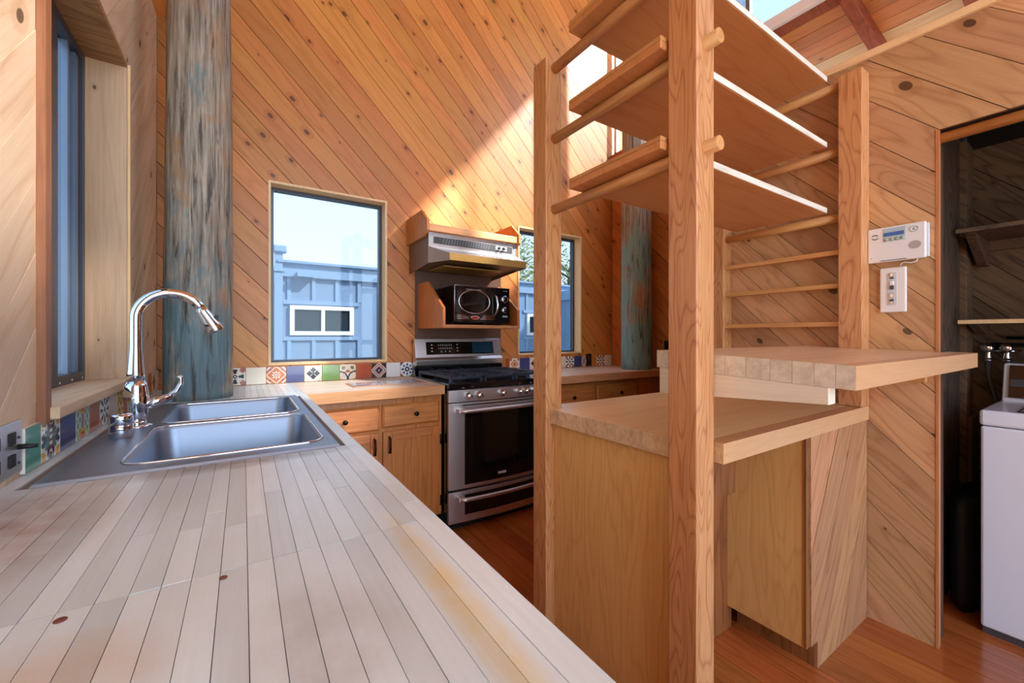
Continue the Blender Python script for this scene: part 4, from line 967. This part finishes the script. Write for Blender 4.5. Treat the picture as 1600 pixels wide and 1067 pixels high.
for z, x0, lab in ((1.70, 2.84, 'upper dark wooden closet shelf above the washing machine'), (1.272, 2.88, 'lower thin closet shelf with pale edge above the water taps')):
    s_ = thing('closet_shelf', lab, 'shelf', (3.05, .1, z))
    bx('shelf_board', 'closet_wood', s_, x0, CB-.002, -.9, CS-.035, z, z+.018, .002)
    bx('edge_strip', 'trim_pale' if z < 1.5 else 'closet_wood', s_, x0-.012, x0, -.9, CS-.03, z-.004, z+.014)
    bx('wall_cleat', 'closet_wood', s_, CB-.025, CB-.003, -.9, CS-.035, z-.05, z-.001)
    MB().prism([(x0+.03, CS-.05, z-.001), (CB-.03, CS-.05, z-.001), (CB-.03, CS-.05, z-(.13 if z > 1.5 else .055)), (CB-.09, CS-.05, z-(.13 if z > 1.5 else .055))], (0, -.035, 0)).build('bracket', 'closet_wood', s_, .003)
rows = []
for f, h in ((.80, 0), (.93, .03), (1, .12), (1.0, .40), (.95, .47), (.8, .5)):
    rows.append([(2.81+.22*f*math.cos(2*PI*k/28), .418+.056*f*math.sin(2*PI*k/28), h+.002) for k in range(28)])
bgm = MB().grid(rows, 0, True, True); bgm.face(rows[0][::-1]); bgm.face(rows[-1])
tb = tag(bgm.build('waste_bin', 'bin_black'), 'black rounded bin squeezed beside the washing machine', 'bin')
MB().tube([(2.70, .366, .34), (2.73, .364, .36), (2.77, .362, .355)], .006, 8).build('bin_tag', 'white_plastic', tb)
tag(bx('board_offcut', 'cardboard', None, 3.06, 3.2, .452, .466, .42, .80), 'tan board leaning against the closet side wall', 'board')
tag(MB().tube([(XR+.15, .48, .92), (XR+.2, .482, .80), (XR+.19, .482, .70), (XR+.24, .484, .6), (XR+.22, .484, .5)], .0025, 6).build('loose_wire', 'closet_wood'), 'thin loose wire hanging down the closet side wall', 'wire')
tag(MB().tube([(XR+.13, .45, 1.93), (XR+.18, .45, 1.91), (XR+.2, .45, 1.86)], .003, 6).build('wire_stub', 'white_plastic'), 'white wire stub at the top of the laundry opening', 'wire')
tag(MB().tube([(XR+.13, .455, 1.52+.18), (XR+.18, .455, 1.70)], .008, 8).build('wall_peg', 'chrome'), 'small shiny peg on the closet side wall', 'peg')

# ================================================================== OUTSIDE
struct(bx('ground', 'ground', None, -60, 60, 3.4, 90, -.6, -.5), 'open ground outside')
struct(bx('ground_bounce', 'bounce_slab', None, -8, 12, -14, -2.65, -.25, -.13), 'unseen pale slab added behind the room to bounce daylight in')  # out of view, added as a pale reflector for sun and sky
struct(bx('ground_side', 'ground', None, -60, -.8, -30, 3.4, -.6, -.5), 'open ground left of the house')
BY = 8.0
bd = thing('neighbour_building', 'blue board and batten building seen through the windows', 'building', (3.5, 10, -.5))
bx('wall', 'blue_siding', bd, .55, 7.6, BY, 11, -.5, 2.23)
bx('fascia', 'blue_trim', bd, .50, 7.7, BY-.06, 11.1, 2.23, 2.46)
bx('roof', 'blue_trim', bd, .48, 7.75, BY-.12, 11.1, 2.46, 2.50)
xb = .66
while xb < 7.6:
    for (za, zb) in ((-.5, 1.14), (1.83, 2.23)) if .55 < xb < 1.85 or 5.5 < xb < 6.7 else ((-.5, 2.23),):
        bx('batten', 'blue_trim', bd, xb-.03, xb+.03, BY-.025, BY, za, zb)
    xb += .385
for (wx0, wx1) in ((.67, 1.715), (5.66, 6.6)):
    wz0, wz1 = 1.225, 1.742
    wn = MB().box(wx0, wx1, BY-.05, BY-.001, wz0, wz0+.07).box(wx0, wx1, BY-.05, BY-.001, wz1-.07, wz1).box(wx0, wx0+.07, BY-.049, BY-.001, wz0+.071, wz1-.071).box(wx1-.07, wx1, BY-.049, BY-.001, wz0+.071, wz1-.071).box((wx0+wx1)/2-.03, (wx0+wx1)/2+.03, BY-.049, BY-.001, wz0+.071, wz1-.071).build('window', 'white_frame', bd)
    for a, b in ((wx0+.07, (wx0+wx1)/2-.03), ((wx0+wx1)/2+.03, wx1-.07)): bx('pane', 'pane_dark', wn, a, b, BY-.02, BY-.01, wz0+.07, wz1-.07)
    [bx('window_surround', 'blue_trim', wn, wx0-.1, wx1+.1, BY-.03, BY-.001, a_, a_+.07) for a_ in (wz1+.02, wz0-.09)]
bx('vent_box', 'blue_trim', bd, .77, 1.03, BY-.18, BY-.06, 2.23, 2.31)
dsp = bx('corner_post', 'blue_trim', bd, .44, .56, BY-.10, BY+.02, -.5, 2.62)
bx('post_cap', 'blue_trim', dsp, .42, .62, BY-.14, BY+.04, 2.62, 2.74, .02); bx('post_collar', 'blue_trim', dsp, .42, .58, BY-.12, BY+.03, 2.30, 2.34)
ex_ = thing('side_wing', 'lower blue wing of the neighbouring building at its right', 'building', (7.4, 7.3, -.5))
bx('wall', 'blue_siding', ex_, 6.35, 8.6, 7.0, 7.9, -.5, 2.05); bx('fascia', 'blue_trim', ex_, 6.3, 8.7, 6.9, 7.9, 2.05, 2.27)
def tree(name, cx, cy, h, r, n, label, leaf, seed, z0=-.5, ls=.10):
    t_ = thing(name, label, 'tree', (cx, cy, z0)); rnd = random.Random(seed)
    mb = MB().tube([(cx, cy, z0), (cx+.1, cy, z0+h*.3), (cx-.05, cy+.1, z0+h*.6), (cx, cy, z0+h*.85)], [.16, .13, .09, .03], 9)
    mb.build('trunk', 'bark', t_)
    br = MB(); lv = MB()
    for k in range(16):
        a = rnd.uniform(0, 2*PI); zz = z0+h*rnd.uniform(.3, .75); e = Vector((cx+r*.8*math.cos(a), cy+r*.8*math.sin(a), zz+h*rnd.uniform(.05, .22)))
        br.tube([(cx, cy, zz), tuple((Vector((cx, cy, zz))+e)/2+Vector((0, 0, .1))), tuple(e)], [.05, .035, .012], 6)
    br.build('branches', 'bark', t_)
    for k in range(n):
        a = rnd.uniform(0, 2*PI); u = rnd.uniform(-1, 1); q = r*(rnd.random()**.4); s = math.sqrt(1-u*u)
        c = Vector((cx+q*s*math.cos(a), cy+q*s*math.sin(a), z0+h*.62+q*u*h*.42/r)); d1 = Vector((rnd.uniform(-1, 1), rnd.uniform(-1, 1), rnd.uniform(-1, 1))).normalized(); d2 = d1.orthogonal().normalized(); l = ls*rnd.uniform(.6, 1.4)
        lv.face([c-d1*l, c+d2*l*.45, c+d1*l, c-d2*l*.45])
    lv.build('foliage', leaf, t_, kind='stuff')
for (cx, cy, h, r, lab, sd) in ((8.2, 13.4, 6.5, 1.75, 'pale leafy tree behind the blue building, left of the shelf post', 1), (12.0, 13.6, 6.0, 1.9, 'pale leafy tree behind the blue building, right of the shelf post', 2), (11.4, 18.5, 7.5, 2.4, 'taller tree standing behind the two pale trees', 3)):
    tree('garden_tree', cx, cy, h, r, 2600, lab, 'leaf', sd)
for (cx, cy, h, r, lab, sd) in ((-9.5, 37, 5.2, 3.4, 'grey green tree beyond the left window', 4), (-4.0, 34, 4.2, 2.6, 'low rounded tree far beyond the left window', 6)):
    tree('distant_tree', cx, cy, h, r, 1800, lab, 'leaf_dark', sd, ls=.28)
sh = thing('shed_roof', 'grey shed with low pitched roof beyond the left window', 'building', (-5, 20, -.5))
bx('wall', 'shingle', sh, -8, -1.5, 20, 24, -.5, .1)
MB().prism([(-8.3, 19.6, .1), (-1.2, 19.6, .1), (-1.2, 22, .75), (-8.3, 22, .75)], (0, .05, .08)).build('roof', 'shingle', sh)
dk = thing('deck_railing', 'white horizontal deck rails outside the left window', 'railing', (-2.2, 7, -.5))
for z in (.50, .68): bx('rail', 'white_frame', dk, -4.5, -.9, 9.0, 9.03, z, z+.03)
for x in (-4.4, -2.7, -1.0): bx('baluster', 'white_frame', dk, x, x+.05, 9.03, 9.08, -.5, .75)
